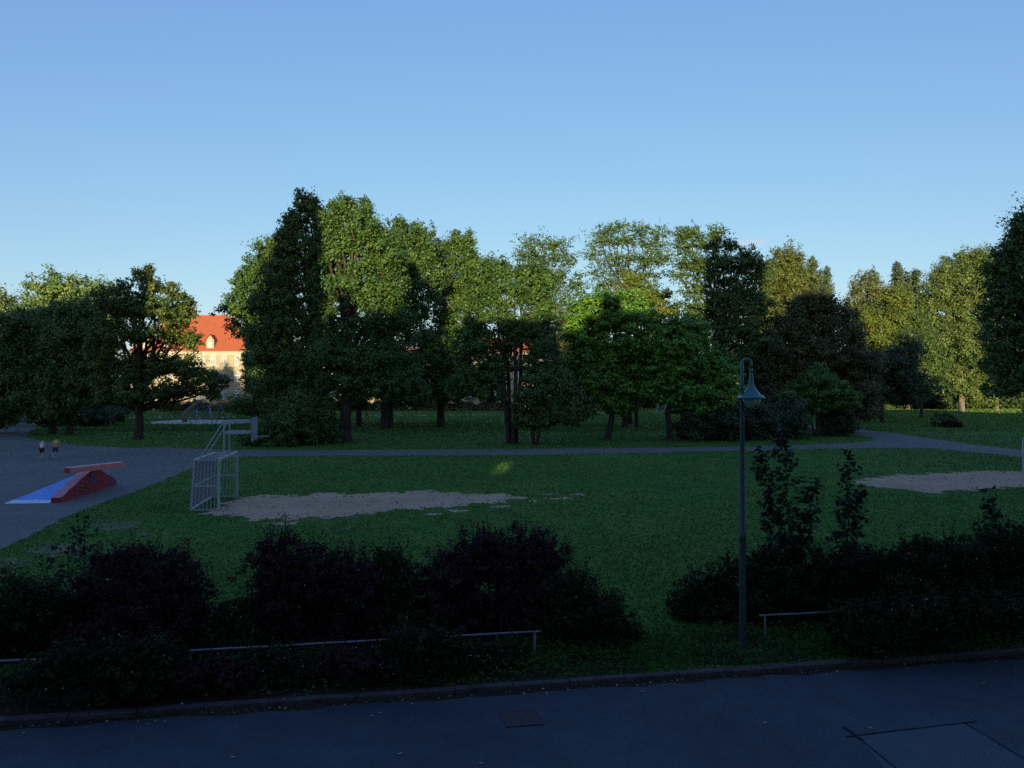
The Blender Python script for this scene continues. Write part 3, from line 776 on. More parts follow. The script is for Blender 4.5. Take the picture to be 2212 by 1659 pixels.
def big_house(label, xl, xr, y_eave, y_ridge, rl, rr, D, depth, win_x, rows, dormers=(), lantern=None, wings=None):
    k = D / F
    X = lambda vx: (vx - 1106) * k
    Z = lambda vy: H_CAM - (vy - HZ) * k
    x0, x1 = X(xl), X(xr); ze, zr = Z(y_eave), Z(y_ridge)
    root = empty('school_building' if lantern else 'long_building', ((x0 + x1) / 2, D + depth / 2, 0), label, 'building')
    m = MB(); m.box((x0, D, -0.5), (x1, D + depth, ze)); m.build('wall', MT['wall'], root)
    m = MB()
    m.box((x0 - 0.25, D - 0.25, ze - 0.9), (x1 + 0.25, D - 0.003, ze - 0.5))
    m.box((x0 - 0.5, D - 0.55, ze - 0.48), (x1 + 0.5, D - 0.003, ze))
    m.build('cornice', MT['trim'], root)
    m = MB(); m.box((x0 - 0.1, D - 0.12, 0.0), (x1 + 0.1, D - 0.004, 1.6)); m.build('plinth', MT['trim'], root)
    m = MB(); zz = Z(796 if lantern is None else 792); m.box((x0 - 0.06, D - 0.14, zz), (x1 + 0.06, D - 0.004, zz + 0.3)); m.build('string_course', MT['trim'], root)
    m = MB(); o = 0.7; ym = D + depth / 2
    kick = 0.8
    m.add([(x0 - o, D - o, ze), (x1 + o, D - o, ze), (x1 + o, D + depth + o, ze), (x0 - o, D + depth + o, ze), (X(rl), ym, zr), (X(rr), ym, zr)],
          [(0, 1, 5, 4), (1, 2, 5), (2, 3, 4, 5), (3, 0, 4), (3, 2, 1, 0)])
    roof = m.build('roof', MT['roof'], root)
    m = MB(); m.tube([(X(rl), ym, zr + .08), (X(rr), ym, zr + .08)], 0.22, 6)
    for a in ((x1 + o, D - o, ze), (x0 - o, D - o, ze)):
        m.tube([a, (X(rr) if a[0] > 0 or a[0] == x1 + o else X(rl), ym, zr + .08)], 0.2, 6)
    m.build('ridge_tile', MT['roof'], roof)
    m = MB(); m.tube([(x0 - .8, D - o - 0.12, ze + 0.02), (x1 + .8, D - o - 0.12, ze + 0.02)], 0.13, 6); m.build('gutter', MT['steel'], root)
    for (yt, yb, w, arch) in rows:
        pr = window_proto(w * k, (yb - yt) * k, arch)
        for vx in win_x:
            place_window(root, pr, X(vx), Z(yb), D)
    slope = (zr - ze) / (ym - (D - o))
    for vx in dormers:
        d = empty_part('dormer', root)
        w = 17 * k; x = X(vx); zb = Z(753); zt = Z(734); zp = Z(723)
        yf = D - o + (zb - ze) / slope + 0.1
        m = MB()
        yb_ = D - o + (zt - ze) / slope + 0.3
        m.hexa([(x - w / 2, yf, zb - .2), (x + w / 2, yf, zb - .2), (x + w / 2, yb_, zb - .2), (x - w / 2, yb_, zb - .2), (x - w / 2, yf, zt), (x + w / 2, yf, zt), (x + w / 2, yb_, zt), (x - w / 2, yb_, zt)])
        yp = D - o + (zp - ze) / slope + 0.3
        m.add([(x - w / 2, yf - .02, zt), (x + w / 2, yf - .02, zt), (x, yf - .02, zp)], [(0, 1, 2)])
        dw = m.build('dormer', MT['wall'], root)
        m = MB(); ow = w / 2 + 0.35
        m.add([(x - ow, yf - .3, zt - .25), (x, yf - .3, zp + .15), (x + ow, yf - .3, zt - .25), (x - ow, yb_ + .5, zt - .25), (x, yp + .6, zp + .15), (x + ow, yb_ + .5, zt - .25)],
              [(0, 1, 4, 3), (1, 2, 5, 4)])
        m.build('dormer_roof', MT['roof'], dw)
        fm, gm_, sm = window_proto(w * 0.56, (zt - zb) * 0.62, True)
        for nm, me in (('dormer_window', fm), ('pane', gm_)):
            ob = bpy.data.objects.new(nm, me); COL.objects.link(ob); ob.parent = dw; ob.location = (x, yf - 0.06, zb + 0.35)
            ob.matrix_parent_inverse = Matrix.Identity(4)
            ob.location = Vector((x, yf - 0.06, zb + 0.35)) - root.location if False else ob.location
            ob.matrix_parent_inverse = (Matrix.Translation(root.location) @ dw.matrix_parent_inverse @ Matrix.Identity(4)).inverted()
    if lantern:
        vx, w_ = lantern; w = w_ * k; x = X(vx)
        m = MB(); m.box((x - w / 2, ym - w / 2, zr - 1.0), (x + w / 2, ym + w / 2, zr + 0.75))
        lt = m.build('roof_lantern', MT['trim'], root)
        m = MB(); m.add([(x - w / 2 - .15, ym - w / 2 - .15, zr + .75), (x + w / 2 + .15, ym - w / 2 - .15, zr + .75), (x + w / 2 + .15, ym + w / 2 + .15, zr + .75), (x - w / 2 - .15, ym + w / 2 + .15, zr + .75),
                         (x - w * .25, ym - w * .25, zr + 1.3), (x + w * .25, ym - w * .25, zr + 1.3), (x + w * .25, ym + w * .25, zr + 1.3), (x - w * .25, ym + w * .25, zr + 1.3)],
                        [(0, 1, 5, 4), (1, 2, 6, 5), (2, 3, 7, 6), (3, 0, 4, 7), (4, 5, 6, 7)])
        m.build('cap', MT['steel'], lt)
        m = MB()
        for xx in (-0.25, 0.25): m.box((x + xx * w - .16 * w, ym - w / 2 - .05, zr - .5), (x + xx * w + .16 * w, ym - w / 2 - .01, zr + .4))
        m.build('louvre', MT['steel'], lt)
        m = MB(); m.tube([(x, ym, zr + 1.3), (x, ym, zr + 4.3)], 0.03, 5); m.build('aerial', MT['steel'], root)
    return root


def empty_part(name, root): return None


ROWS = [(768, 788, 11.5, False), (803.5, 824.5, 11.5, False), (843, 862, 12.0, True)]
big_house('cream school building with steep orange tiled roof and small gabled dormers', 285, 529, 760, 675.5, 345, 478.5, DB, 19.0,
          [299, 322, 345, 368, 391.5, 414, 436, 459.5, 483.5, 513], ROWS, dormers=(315, 357, 409, 453), lantern=(472.5, 10.5))
big_house('long cream wing seen in gaps behind the dark oak trunks', 545, 990, 788, 752, 580, 960, DB + 12, 16.0,
          [560 + 26 * i for i in range(17)], [(801, 820, 11, False), (840, 859, 11, False)])
big_house('cream block with orange roof seen through the stems of the middle tree', 1005, 1262, 763, 727, 1040, 1225, DB + 4, 18.0,
          [1020 + 25 * i for i in range(10)], ROWS)

# ------------------------------------------------------------------ hedge / flower border and far lawns
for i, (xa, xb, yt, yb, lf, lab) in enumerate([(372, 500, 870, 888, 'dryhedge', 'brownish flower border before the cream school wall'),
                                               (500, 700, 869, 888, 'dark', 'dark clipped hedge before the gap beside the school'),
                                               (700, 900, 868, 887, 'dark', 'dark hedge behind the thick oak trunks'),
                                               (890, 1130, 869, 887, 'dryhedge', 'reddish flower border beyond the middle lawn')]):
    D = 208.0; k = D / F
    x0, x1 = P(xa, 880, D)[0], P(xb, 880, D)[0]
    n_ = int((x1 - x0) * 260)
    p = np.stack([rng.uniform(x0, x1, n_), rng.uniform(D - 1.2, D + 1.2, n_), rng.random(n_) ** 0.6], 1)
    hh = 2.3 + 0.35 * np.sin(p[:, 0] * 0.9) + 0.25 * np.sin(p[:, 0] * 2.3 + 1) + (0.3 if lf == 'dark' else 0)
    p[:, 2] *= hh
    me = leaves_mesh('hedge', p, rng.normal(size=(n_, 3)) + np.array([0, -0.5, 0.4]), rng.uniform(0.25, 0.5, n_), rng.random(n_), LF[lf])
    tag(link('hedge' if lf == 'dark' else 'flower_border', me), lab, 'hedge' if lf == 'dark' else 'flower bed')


# ------------------------------------------------------------------ trees
def gbase(x, y): return G(x, y)


def gD(D, x): return ((x - 1106) / F * D, D, 0.0)


T = tree
# --- left
T('chestnut_tree', 'pale green chestnut with sunlit flat top rising at far left', gD(122, 120), 122,
  [(75, 675, 45, 45), (110, 625, 42, 36), (150, 630, 40, 34), (195, 650, 42, 42), (225, 640, 30, 28), (60, 725, 55, 50), (130, 700, 70, 60), (200, 720, 55, 60), (90, 790, 80, 60), (180, 790, 70, 60), (130, 850, 80, 40)],
  'chestnut', 0.42, trunk_w=0.5, flat=0.5)
T('tree', 'rounded tree cut by the left edge, its top sunlit', gD(135, -10), 135,
  [(5, 665, 32, 32), (-25, 700, 50, 50), (10, 740, 50, 50), (0, 810, 60, 50), (-60, 780, 60, 60)], 'gold', 0.45, trunk_w=0.4)
T('broadleaf_tree', 'dark shaded tree behind the two walkers, nearest the left edge', gbase(115, 937), 95,
  [(40, 700, 50, 40), (90, 720, 55, 45), (15, 760, 50, 55), (80, 780, 60, 50), (30, 830, 60, 50), (100, 845, 55, 45), (-20, 850, 50, 50), (60, 870, 60, 30), (110, 880, 35, 22)],
  'oak', 0.33, trunk_w=0.45)
T('broadleaf_tree', 'dark shaded tree with bare lower trunk just left of the maple', gbase(151, 939), 92,
  [(140, 690, 45, 40), (185, 700, 40, 45), (160, 750, 55, 50), (195, 790, 40, 45), (150, 820, 50, 45), (185, 850, 40, 35), (130, 870, 40, 28), (195, 680, 25, 30), (150, 725, 42, 34), (200, 735, 36, 34)],
  'oak', 0.33, trunk_w=0.42, grow=1.12)
T('maple_tree', 'spreading maple with a leafy crown standing alone left of the school', gbase(300, 949), 84.5,
  [(302, 596, 22, 24), (322, 590, 12, 22), (268, 622, 26, 24), (330, 630, 34, 30), (374, 628, 20, 22), (398, 648, 18, 22), (285, 665, 50, 32), (235, 650, 36, 34), (350, 668, 44, 30), (405, 680, 24, 22), (240, 715, 46, 38), (310, 720, 52, 36), (378, 722, 42, 34), (418, 735, 24, 28),
   (225, 775, 40, 38), (285, 785, 48, 36), (350, 785, 48, 34), (405, 790, 34, 28), (448, 815, 32, 24), (225, 828, 38, 30), (280, 840, 42, 28), (340, 843, 40, 26), (400, 838, 40, 26), (455, 845, 22, 18), (350, 874, 26, 14), (235, 858, 32, 18), (300, 862, 30, 18)],
  'maple', 0.26, trunk_w=0.48, grow=0.84, cover=1.2, clump=0.34, fork=0.22, spread=0.6, flat=0.6, jut=0.25)
for i, (x, y, rx, ry, by_, lab) in enumerate([(125, 900, 45, 22, 920, 'low dark shrub behind the walkers beside the path'), (190, 897, 50, 22, 921, 'broad low dark shrub under the left tree'), (246, 897, 24, 14, 911, 'small dark shrub left of the maple trunk')]):
    D = 8640 / (by_ - HZ)
    T('shrub', lab, gD(D, x), D, [(x, y, rx, ry), (x - rx * .4, y + ry * .3, rx * .6, ry * .8), (x + rx * .4, y + ry * .2, rx * .6, ry * .8)], 'dark', 0.32, cat='shrub', trunk_w=0.1, stems=3, cover=1.6)
for i, x in enumerate((-60, 0, 60, 130, 200, 265)):
    T('shrub', ['dark far thicket cut by the left edge', 'dark far thicket behind the cyclists', 'dark far thicket where the left path ends', 'dark far thicket behind the low shrubs', 'dark far thicket behind the person in white', 'dark far thicket seen left of the maple trunk'][i],
      gD(190, x), 190, [(x, 860, 45, 28), (x - 20, 868, 35, 20), (x + 20, 866, 35, 22)], 'dark', 0.6, cat='shrub', trunk_w=0.15, stems=3, cover=1.5, twigs=2)
# --- shrub right of the climbing frame and under the big oaks
T('shrub', 'loose airy shrub growing before the right end of the school', gbase(558, 904), 150, [(520, 868, 34, 16, .6), (560, 865, 34, 20, .7), (500, 880, 26, 12, .6), (540, 886, 40, 12, .8), (580, 880, 30, 16)], 'fresh', 0.34, cat='shrub', trunk_w=0.12, stems=3, cover=0.9)
T('shrub', 'bright sunlit young tree beside the right edge of the school', gD(118, 548), 118, [(545, 775, 20, 26), (560, 800, 26, 24), (540, 815, 20, 22), (575, 770, 22, 30), (560, 835, 28, 22), (590, 815, 26, 40), (545, 745, 16, 18)], 'bright', 0.32, cat='tree', trunk_w=0.2, cover=1.3)
for i, (x, y, rx, ry, by_, lab) in enumerate([(545, 944, 30, 16, 963, 'low dark bush right of the basketball hoop'), (600, 925, 40, 34, 965, 'rounded dark bush between hoop and oaks'), (648, 905, 42, 52, 962, 'tall dark bush left of the paired oak trunks'), (700, 915, 26, 40, 958, 'narrow dark bush against the left oak trunk')]):
    D = 8640 / (by_ - HZ)
    T('shrub', lab, gD(D, x), D, [(x, y, rx, ry), (x - rx * .4, y + ry * .3, rx * .6, ry * .7), (x + rx * .4, y + ry * .2, rx * .6, ry * .7), (x, y - ry * .5, rx * .6, ry * .5)], 'oak', 0.24, cat='shrub', trunk_w=0.08, stems=4, cover=1.2, jut=.25)
# --- the big oak group
T('oak_tree', 'sunlit olive oak reaching out to the left behind the tallest oak', gD(104, 640), 104,
  [(520, 615, 24, 26), (545, 580, 24, 30), (575, 545, 26, 28), (605, 520, 24, 26), (530, 650, 30, 28), (565, 620, 36, 36), (600, 580, 36, 40), (560, 680, 36, 34), (600, 660, 40, 44), (570, 730, 40, 38), (610, 760, 46, 44), (590, 820, 44, 36), (510, 700, 14, 16, .5)],
  'oak_lit', 0.30, trunk_w=0.45, cover=1.2, jut=.3, clump=.34)
T('oak_tree', 'tallest oak, its dark shaded crown topping the group', gbase(684, 951), 83,
  [(602, 535, 28, 32), (584, 595, 34, 36), (566, 650, 30, 30), (625, 480, 20, 26), (650, 432, 16, 24), (672, 445, 20, 28), (645, 470, 26, 32), (690, 480, 26, 36), (625, 520, 30, 36), (670, 530, 40, 42), (700, 560, 30, 44), (610, 580, 34, 38), (655, 600, 46, 44), (690, 640, 44, 44), (620, 650, 44, 40), (600, 710, 48, 40), (660, 710, 48, 44), (580, 770, 44, 40), (640, 780, 50, 40), (600, 830, 48, 34), (660, 835, 46, 30), (555, 720, 24, 22), (620, 870, 40, 24)],
  'oak', 0.27, trunk_w=0.55, grow=0.88, cover=1.25, jut=.25)
T('oak_tree', 'massive oak with sunlit olive crown and the thickest trunk', gbase(745, 954), 80.5,
  [(735, 448, 18, 28), (756, 445, 18, 26), (790, 452, 20, 26), (715, 470, 26, 34), (760, 490, 40, 40), (800, 500, 34, 40), (735, 545, 40, 44), (785, 560, 50, 46), (835, 545, 34, 44), (750, 620, 48, 44), (810, 630, 50, 46), (845, 610, 34, 40), (730, 690, 46, 40), (790, 700, 54, 42), (845, 690, 40, 40), (715, 760, 50, 38), (775, 770, 54, 38), (830, 770, 50, 40), (700, 820, 44, 32), (760, 828, 50, 28), (820, 830, 46, 30), (690, 865, 30, 22), (880, 820, 34, 30)],
  'oak_lit', 0.27, trunk_w=0.62, cover=1.2, grow=.94, jut=.25)
T('oak_tree', 'slim trunked oak standing between the two thickest trunks', gbase(775, 922), 115,
  [(780, 800, 60, 40), (760, 760, 50, 40), (800, 840, 50, 30)], 'oak', 0.38, trunk_w=0.42, cover=1.1, fork=.6)
T('ash_tree', 'sunlit tree with thick dark trunk right of the massive oak', gbase(834, 927), 107,
  [(858, 492, 14, 24), (880, 520, 24, 30), (906, 508, 20, 28), (930, 530, 20, 30), (860, 560, 34, 38), (905, 565, 38, 38), (870, 620, 40, 40), (925, 610, 34, 40), (890, 680, 44, 42), (860, 740, 50, 44), (920, 740, 36, 44), (880, 800, 50, 40), (850, 850, 44, 26), (900, 860, 30, 20)],
  'oak_lit', 0.33, trunk_w=0.75, cover=1.25, jut=.3)
T('ash_tree', 'second dark trunk close behind the thick one', gbase(844, 918), 121, [(850, 790, 50, 40), (880, 830, 40, 30)], 'oak', 0.4, trunk_w=0.4, cover=1.0, fork=.6)
T('ash_tree', 'lighter green ash with bright lower branches above a lone straight trunk', gbase(952, 923), 113,
  [(985, 525, 18, 24), (1012, 525, 14, 24), (955, 555, 26, 32), (995, 560, 32, 34), (1022, 575, 22, 28), (965, 610, 36, 38), (1000, 630, 34, 36), (960, 670, 34, 36, .9), (985, 700, 36, 36), (955, 740, 32, 34), (990, 760, 30, 36), (960, 800, 38, 34), (920, 820, 40, 32), (1000, 830, 36, 26), (960, 845, 36, 22)],
  'fresh', 0.33, trunk_w=0.52, cover=1.15, jut=.3)
# --- middle
T('locust_tree', 'feathery pale locust left of the widest locust', gD(128, 1180), 128,
  [(1155, 530, 30, 13, .7), (1205, 528, 36, 14, .7), (1130, 552, 24, 12, .7), (1180, 556, 50, 16, .7), (1232, 562, 28, 15, .7), (1150, 590, 40, 16, .7), (1210, 595, 46, 18, .7), (1250, 610, 18, 16, .6), (1180, 625, 50, 18, .6), (1232, 640, 30, 20, .5), (1200, 665, 48, 20, .6), (1240, 690, 26, 20, .5), (1190, 710, 40, 22, .7)],
  'locust', 0.30, trunk_w=0.3, cover=0.62, flat=0.45, clump=0.24, shell=0.1, twigs=9, jut=.3, dz=.8, fork=.5)
T('lime_tree', 'many stemmed tree with sunlit leafy top before the cream block', gbase(1106, 957), 78.5,
  [(1035, 590, 22, 24), (1068, 575, 26, 26), (1105, 590, 30, 26), (1095, 690, 34, 28), (1125, 715, 34, 26), (1145, 715, 26, 24), (1145, 590, 28, 28), (1175, 605, 24, 26), (1045, 630, 34, 32), (1095, 635, 38, 32), (1150, 640, 36, 32), (1180, 655, 24, 30), (1035, 680, 34, 32), (1080, 680, 30, 28, .7), (1170, 690, 34, 34), (1040, 735, 40, 36), (1170, 740, 32, 36), (1100, 730, 30, 30, .6),
   (1030, 785, 38, 34), (1065, 815, 34, 26), (1155, 785, 30, 30), (1020, 820, 34, 26), (1060, 850, 34, 18), (1075, 770, 26, 26, .7)],
  'oak_lit', 0.26, trunk_w=0.36, stems=4, cover=1.15, fork=.5, jut=.25)
T('shrub', 'low multi stemmed dark green tree beside the path at the centre', gbase(1157, 961), 75.7,
  [(1180, 815, 40, 24), (1215, 835, 40, 26), (1150, 845, 36, 28), (1190, 865, 46, 28), (1240, 870, 34, 24), (1140, 885, 30, 26), (1215, 895, 40, 18), (1262, 888, 22, 18), (1165, 910, 34, 14), (1128, 910, 18, 14)],
  'oak', 0.24, cat='tree', trunk_w=0.16, stems=4, cover=1.4, fork=.25, jut=.25)
T('tree', 'dark tree filling the gap between the stems and the bright catalpa', gbase(1182, 929), 105,
  [(1222, 700, 26, 28), (1235, 740, 32, 32), (1215, 780, 40, 36), (1235, 815, 36, 32), (1205, 740, 22, 30, .6)], 'maroon', 0.34, trunk_w=0.32, cover=1.1)
T('locust_tree', 'widest feathery locust, its lower branches hung with yellow leaves', gD(122, 1360), 122,
  [(1310, 500, 28, 11, .75), (1345, 492, 26, 11, .75), (1385, 492, 30, 12, .75), (1418, 505, 22, 12, .7), (1300, 525, 32, 12, .7), (1350, 522, 46, 14, .7), (1410, 530, 36, 13, .7), (1285, 552, 26, 12, .7), (1335, 555, 50, 15, .65), (1400, 560, 46, 14, .65), (1440, 555, 24, 12, .6),
   (1290, 582, 26, 12, .6), (1340, 590, 46, 14, .55), (1400, 595, 40, 14, .6), (1300, 612, 36, 14, .6)],
  'locust', 0.28, trunk_w=0.36, cover=0.62, flat=0.4, clump=0.22, shell=0.1, twigs=9, jut=.3, dz=.8, fork=.5)
T('locust_tree', 'yellowing locust rising directly above the bright catalpa', gD(112, 1375), 112,
  [(1360, 608, 30, 14, .9), (1340, 630, 30, 13), (1390, 628, 40, 14), (1365, 648, 56, 15), (1425, 645, 34, 14), (1400, 670, 60, 16), (1445, 680, 34, 16), (1350, 668, 40, 14), (1430, 705, 36, 15)],
  'locust_gold', 0.28, trunk_w=0.28, cover=1.15, flat=0.35, clump=0.32, shell=0.3, twigs=6, jut=.3, dz=.8)
T('locust_tree', 'dark shaded locust with layered branches right of the widest one', gD(101, 1560), 101,
  [(1470, 512, 26, 11, .9), (1500, 503, 28, 12, .9), (1545, 506, 22, 11, .9), (1480, 536, 34, 13, .9), (1530, 530, 40, 14), (1580, 530, 28, 12, .9), (1615, 552, 34, 11, .9), (1640, 575, 28, 12), (1500, 562, 40, 14, .9), (1560, 560, 44, 14), (1610, 575, 40, 13), (1475, 590, 26, 12, .7), (1530, 592, 44, 14), (1590, 600, 46, 14), (1640, 600, 28, 12, .8),
   (1500, 622, 36, 14, .8), (1560, 628, 50, 16), (1620, 630, 44, 15), (1520, 655, 46, 16), (1590, 660, 56, 18), (1650, 665, 36, 16), (1550, 695, 60, 20), (1620, 700, 56, 22), (1560, 735, 60, 22), (1620, 745, 56, 24), (1580, 775, 60, 24), (1640, 800, 50, 30)],
  'locust', 0.26, trunk_w=0.42, cover=0.85, flat=0.4, clump=0.24, shell=0.1, twigs=6, jut=.3, dz=.8, fork=.45)
T('catalpa_tree', 'bright green catalpa with sunlit top and leaning trunk', gbase(1311, 950), 84, 
  [(1265, 655, 30, 22), (1300, 645, 34, 20), (1345, 648, 34, 20), (1385, 665, 24, 24), (1250, 690, 30, 28), (1300, 685, 42, 28), (1355, 690, 42, 30), (1255, 735, 34, 32), (1310, 735, 44, 32), (1365, 740, 40, 34), (1265, 780, 38, 30), (1320, 785, 44, 32), (1375, 790, 34, 32), (1290, 825, 42, 26), (1345, 835, 42, 28), (1320, 865, 40, 18), (1385, 845, 24, 24), (1290, 860, 24, 14)],
  'catalpa', 0.34, trunk_w=0.34, lean=(0.9, 0.2), cover=1.4, flat=0.5, clump=.34, jut=.18, up=.7, rnd=.6)
T('catalpa_tree', 'bright green catalpa just left of the street lamp, fully shaded', gbase(1448, 952), 82,
  [(1430, 705, 36, 22), (1475, 705, 34, 22), (1510, 725, 26, 24), (1420, 745, 40, 28), (1470, 745, 42, 28), (1520, 765, 30, 28), (1425, 790, 44, 28), (1480, 795, 44, 30), (1530, 805, 30, 30), (1560, 790, 26, 24), (1425, 830, 40, 24), (1475, 840, 42, 24), (1530, 850, 36, 26), (1575, 835, 26, 30), (1400, 850, 24, 12), (1560, 885, 28, 22), (1520, 885, 30, 18), (1440, 862, 26, 12)],
  'catalpa', 0.34, trunk_w=0.36, lean=(-0.3, 0), cover=1.4, flat=0.5, clump=.34, jut=.18, up=.7, rnd=.6)
T('tree', 'dark straight trunk standing behind the two catalpas', gbase(1350, 924), 112, [(1350, 800, 60, 50), (1400, 760, 50, 50), (1300, 820, 50, 30)], 'oak', 0.4, trunk_w=0.42, cover=1.0, fork=.5)
for i, (x, y, rx, ry, by_, lab) in enumerate([(1500, 915, 42, 34, 952, 'low dark bush right of the second catalpa trunk'), (1565, 912, 40, 40, 951, 'low dark bush just left of the lamp post'), (1640, 905, 42, 44, 950, 'low dark bush just right of the lamp post'), (1705, 905, 34, 40, 948, 'low dark bush left of the light green bush'), (1812, 908, 36, 28, 942, 'dark bush under the light green tree at the path bend')]):
    D = 8640 / (by_ - HZ)
    T('shrub', lab, gD(D, x), D, [(x, y, rx, ry), (x - rx * .4, y + ry * .3, rx * .6, ry * .7), (x + rx * .4, y + ry * .2, rx * .6, ry * .7), (x, y - ry * .5, rx * .6, ry * .5)], 'dark', 0.24, cat='shrub', trunk_w=0.08, stems=4, cover=1.5, jut=.25)
# --- right
T('lime_tree', 'golden olive tree behind the maroon one, its top sunlit', gD(135, 1700), 135,
  [(1690, 560, 24, 24), (1712, 565, 22, 26), (1665, 595, 28, 26), (1705, 605, 34, 30), (1738, 605, 24, 30), (1665, 640, 36, 34), (1715, 655, 40, 36), (1755, 650, 26, 32), (1690, 700, 50, 40), (1640, 700, 34, 34), (1660, 760, 50, 40), (1500, 700, 34, 40, .7), (1470, 720, 26, 30, .7)],
  'gold', 0.36, trunk_w=0.4, cover=1.2, jut=.25)
for i, (x, t_, w, D, lab) in enumerate([(1755, 558, 13, 250, 'slim far poplar touching the golden tree'), (1770, 588, 7, 255, 'smallest far poplar of the left group'), (1787, 585, 11, 262, 'slim far poplar standing free right of the golden tree'),
                                       (1886, 588, 10, 262, 'far poplar tip above the birch'), (1940, 573, 17, 250, 'tallest far poplar, broad at its base'), (1962, 590, 8, 255, 'narrow far poplar in the middle of the right group'), (1979, 586, 9, 258, 'far poplar at the right end of its group')]):
    lb = []
    yy = t_ + 14
    ww = w * 0.5
    while yy < 760:
        lb.append((x + random.uniform(-2, 2), yy, ww, 20)); yy += 17; ww = min(w, ww * 1.35)
    T('poplar_tree', lab, gD(D, x), D, lb, 'poplar', 0.55, group='far poplars', trunk_w=0.3, cover=1.1, twigs=1, spread=.2, jut=.2)
T('birch_tree', 'yellowish birch with thin pale twigs right of the sky gap', gD(160, 1880), 160,
  [(1855, 620, 16, 26, .8), (1875, 612, 18, 24, .8), (1845, 650, 20, 24, .8), (1880, 650, 28, 30, .8), (1905, 640, 20, 30, .8), (1860, 690, 30, 30), (1900, 690, 30, 30)], 'birch', 0.36, trunk_w=0.25, bark='bark_pale', cover=0.9, jut=.3)
T('maple_tree', 'bright sunlit tree between the birch and the tall plane', gD(146, 1905), 146,
  [(1925, 640, 20, 26), (1945, 660, 22, 30), (1860, 690, 30, 28), (1895, 700, 36, 32), (1935, 700, 34, 36), (1880, 735, 44, 34), (1925, 745, 40, 34), (1860, 770, 40, 34), (1920, 790, 50, 34)],
  'bright', 0.36, trunk_w=0.35, cover=1.2, jut=.2)
T('copper_tree', 'broad dull maroon tree in deep shade right of the lamp', gD(99, 1770), 99,
  [(1760, 640, 28, 22), (1735, 660, 30, 26), (1785, 655, 30, 26), (1815, 680, 26, 26), (1710, 700, 36, 32), (1760, 700, 42, 34), (1810, 715, 38, 34), (1845, 730, 26, 28), (1690, 745, 42, 34), (1740, 755, 48, 36), (1800, 765, 46, 36), (1850, 775, 34, 34), (1660, 790, 42, 36), (1710, 810, 48, 36), (1830, 815, 46, 36), (1680, 850, 46, 32), (1860, 840, 40, 34), (1740, 850, 50, 32), (1840, 870, 40, 24), (1880, 790, 26, 30)],
  'maroon', 0.27, trunk_w=0.45, cover=1.35, jut=.2)
T('tree', 'light green low tree at the bend of the path', gD(89, 1763), 89,
  [(1770, 797, 16, 14), (1768, 818, 28, 16), (1740, 832, 28, 14), (1800, 832, 28, 16), (1715, 850, 28, 13), (1770, 848, 38, 18), (1828, 852, 26, 16), (1740, 866, 32, 12), (1790, 872, 36, 14), (1840, 872, 18, 12), (1755, 885, 24, 10, .8)],
  'spring', 0.24, trunk_w=0.2, stems=3, cover=1.5, jut=.3, flat=.5, fork=.4)
T('broadleaf_tree', 'dark shaded tree under the bright crowns right of the maroon one', gD(128, 1905), 128,
  [(1890, 800, 40, 34), (1930, 790, 36, 36), (1960, 760, 30, 40), (1880, 845, 42, 26), (1925, 845, 42, 28), (1965, 820, 36, 40), (1950, 860, 30, 14)], 'dark', 0.36, trunk_w=0.35, cover=1.3)
T('broadleaf_tree', 'shaded bluish tree in front of the tall plane', gD(150, 1990), 150,
  [(1965, 700, 26, 34), (1985, 740, 34, 36), (1960, 790, 34, 34), (2005, 790, 36, 34), (1985, 835, 40, 26)], 'oak', 0.38, trunk_w=0.3, cover=1.2)
T('plane_tree', 'tall sunlit plane tree with thick pale trunk at the lawn edge', gD(200, 2077), 200,
  [(2085, 565, 34, 24), (2120, 560, 30, 24), (2050, 590, 32, 28), (2095, 600, 38, 30), (2135, 600, 26, 30), (2020, 625, 28, 34), (2060, 635, 38, 32), (2105, 645, 40, 32), (2015, 675, 36, 34), (2060, 690, 42, 34), (2110, 695, 40, 36), (1990, 690, 20, 26), (2035, 735, 42, 32), (2085, 745, 44, 36), (2125, 740, 28, 36), (2050, 785, 40, 30), (2095, 795, 38, 32), (2030, 825, 34, 22), (2075, 835, 34, 20), (2110, 840, 26, 22)],
  'plane', 0.45, trunk_w=0.75, bark='bark_pale', cover=1.15, jut=.25, fork=.25, clump=.34)
T('plane_tree', 'dark tall tree cut by the right edge of the view', gD(58, 2300), 58,
  [(2207, 478, 14, 22), (2195, 510, 22, 24), (2215, 540, 30, 34), (2175, 545, 24, 24), (2150, 580, 26, 26), (2190, 590, 34, 34), (2235, 620, 44, 60), (2145, 625, 28, 26), (2180, 650, 38, 36), (2145, 680, 24, 28), (2200, 710, 46, 40), (2155, 730, 32, 34), (2185, 780, 42, 38), (2145, 790, 26, 34), (2215, 820, 46, 36), (2165, 835, 36, 24), (2260, 500, 50, 60), (2290, 620, 70, 90), (2290, 760, 70, 90)],
  'oak', 0.20, trunk_w=0.5, cover=1.1, jut=.35, clump=.34, tintspread=.4)
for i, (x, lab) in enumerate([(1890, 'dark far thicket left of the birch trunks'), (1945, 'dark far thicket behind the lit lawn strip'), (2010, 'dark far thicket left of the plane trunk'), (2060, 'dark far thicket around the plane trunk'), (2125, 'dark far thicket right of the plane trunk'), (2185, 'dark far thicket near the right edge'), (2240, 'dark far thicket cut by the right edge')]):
    T('shrub', lab, gD(232, x), 232, [(x, 850, 42, 32), (x - 20, 862, 34, 20), (x + 20, 862, 34, 22)], 'dark', 0.7, cat='shrub', trunk_w=0.2, stems=2, cover=1.4, twigs=2)
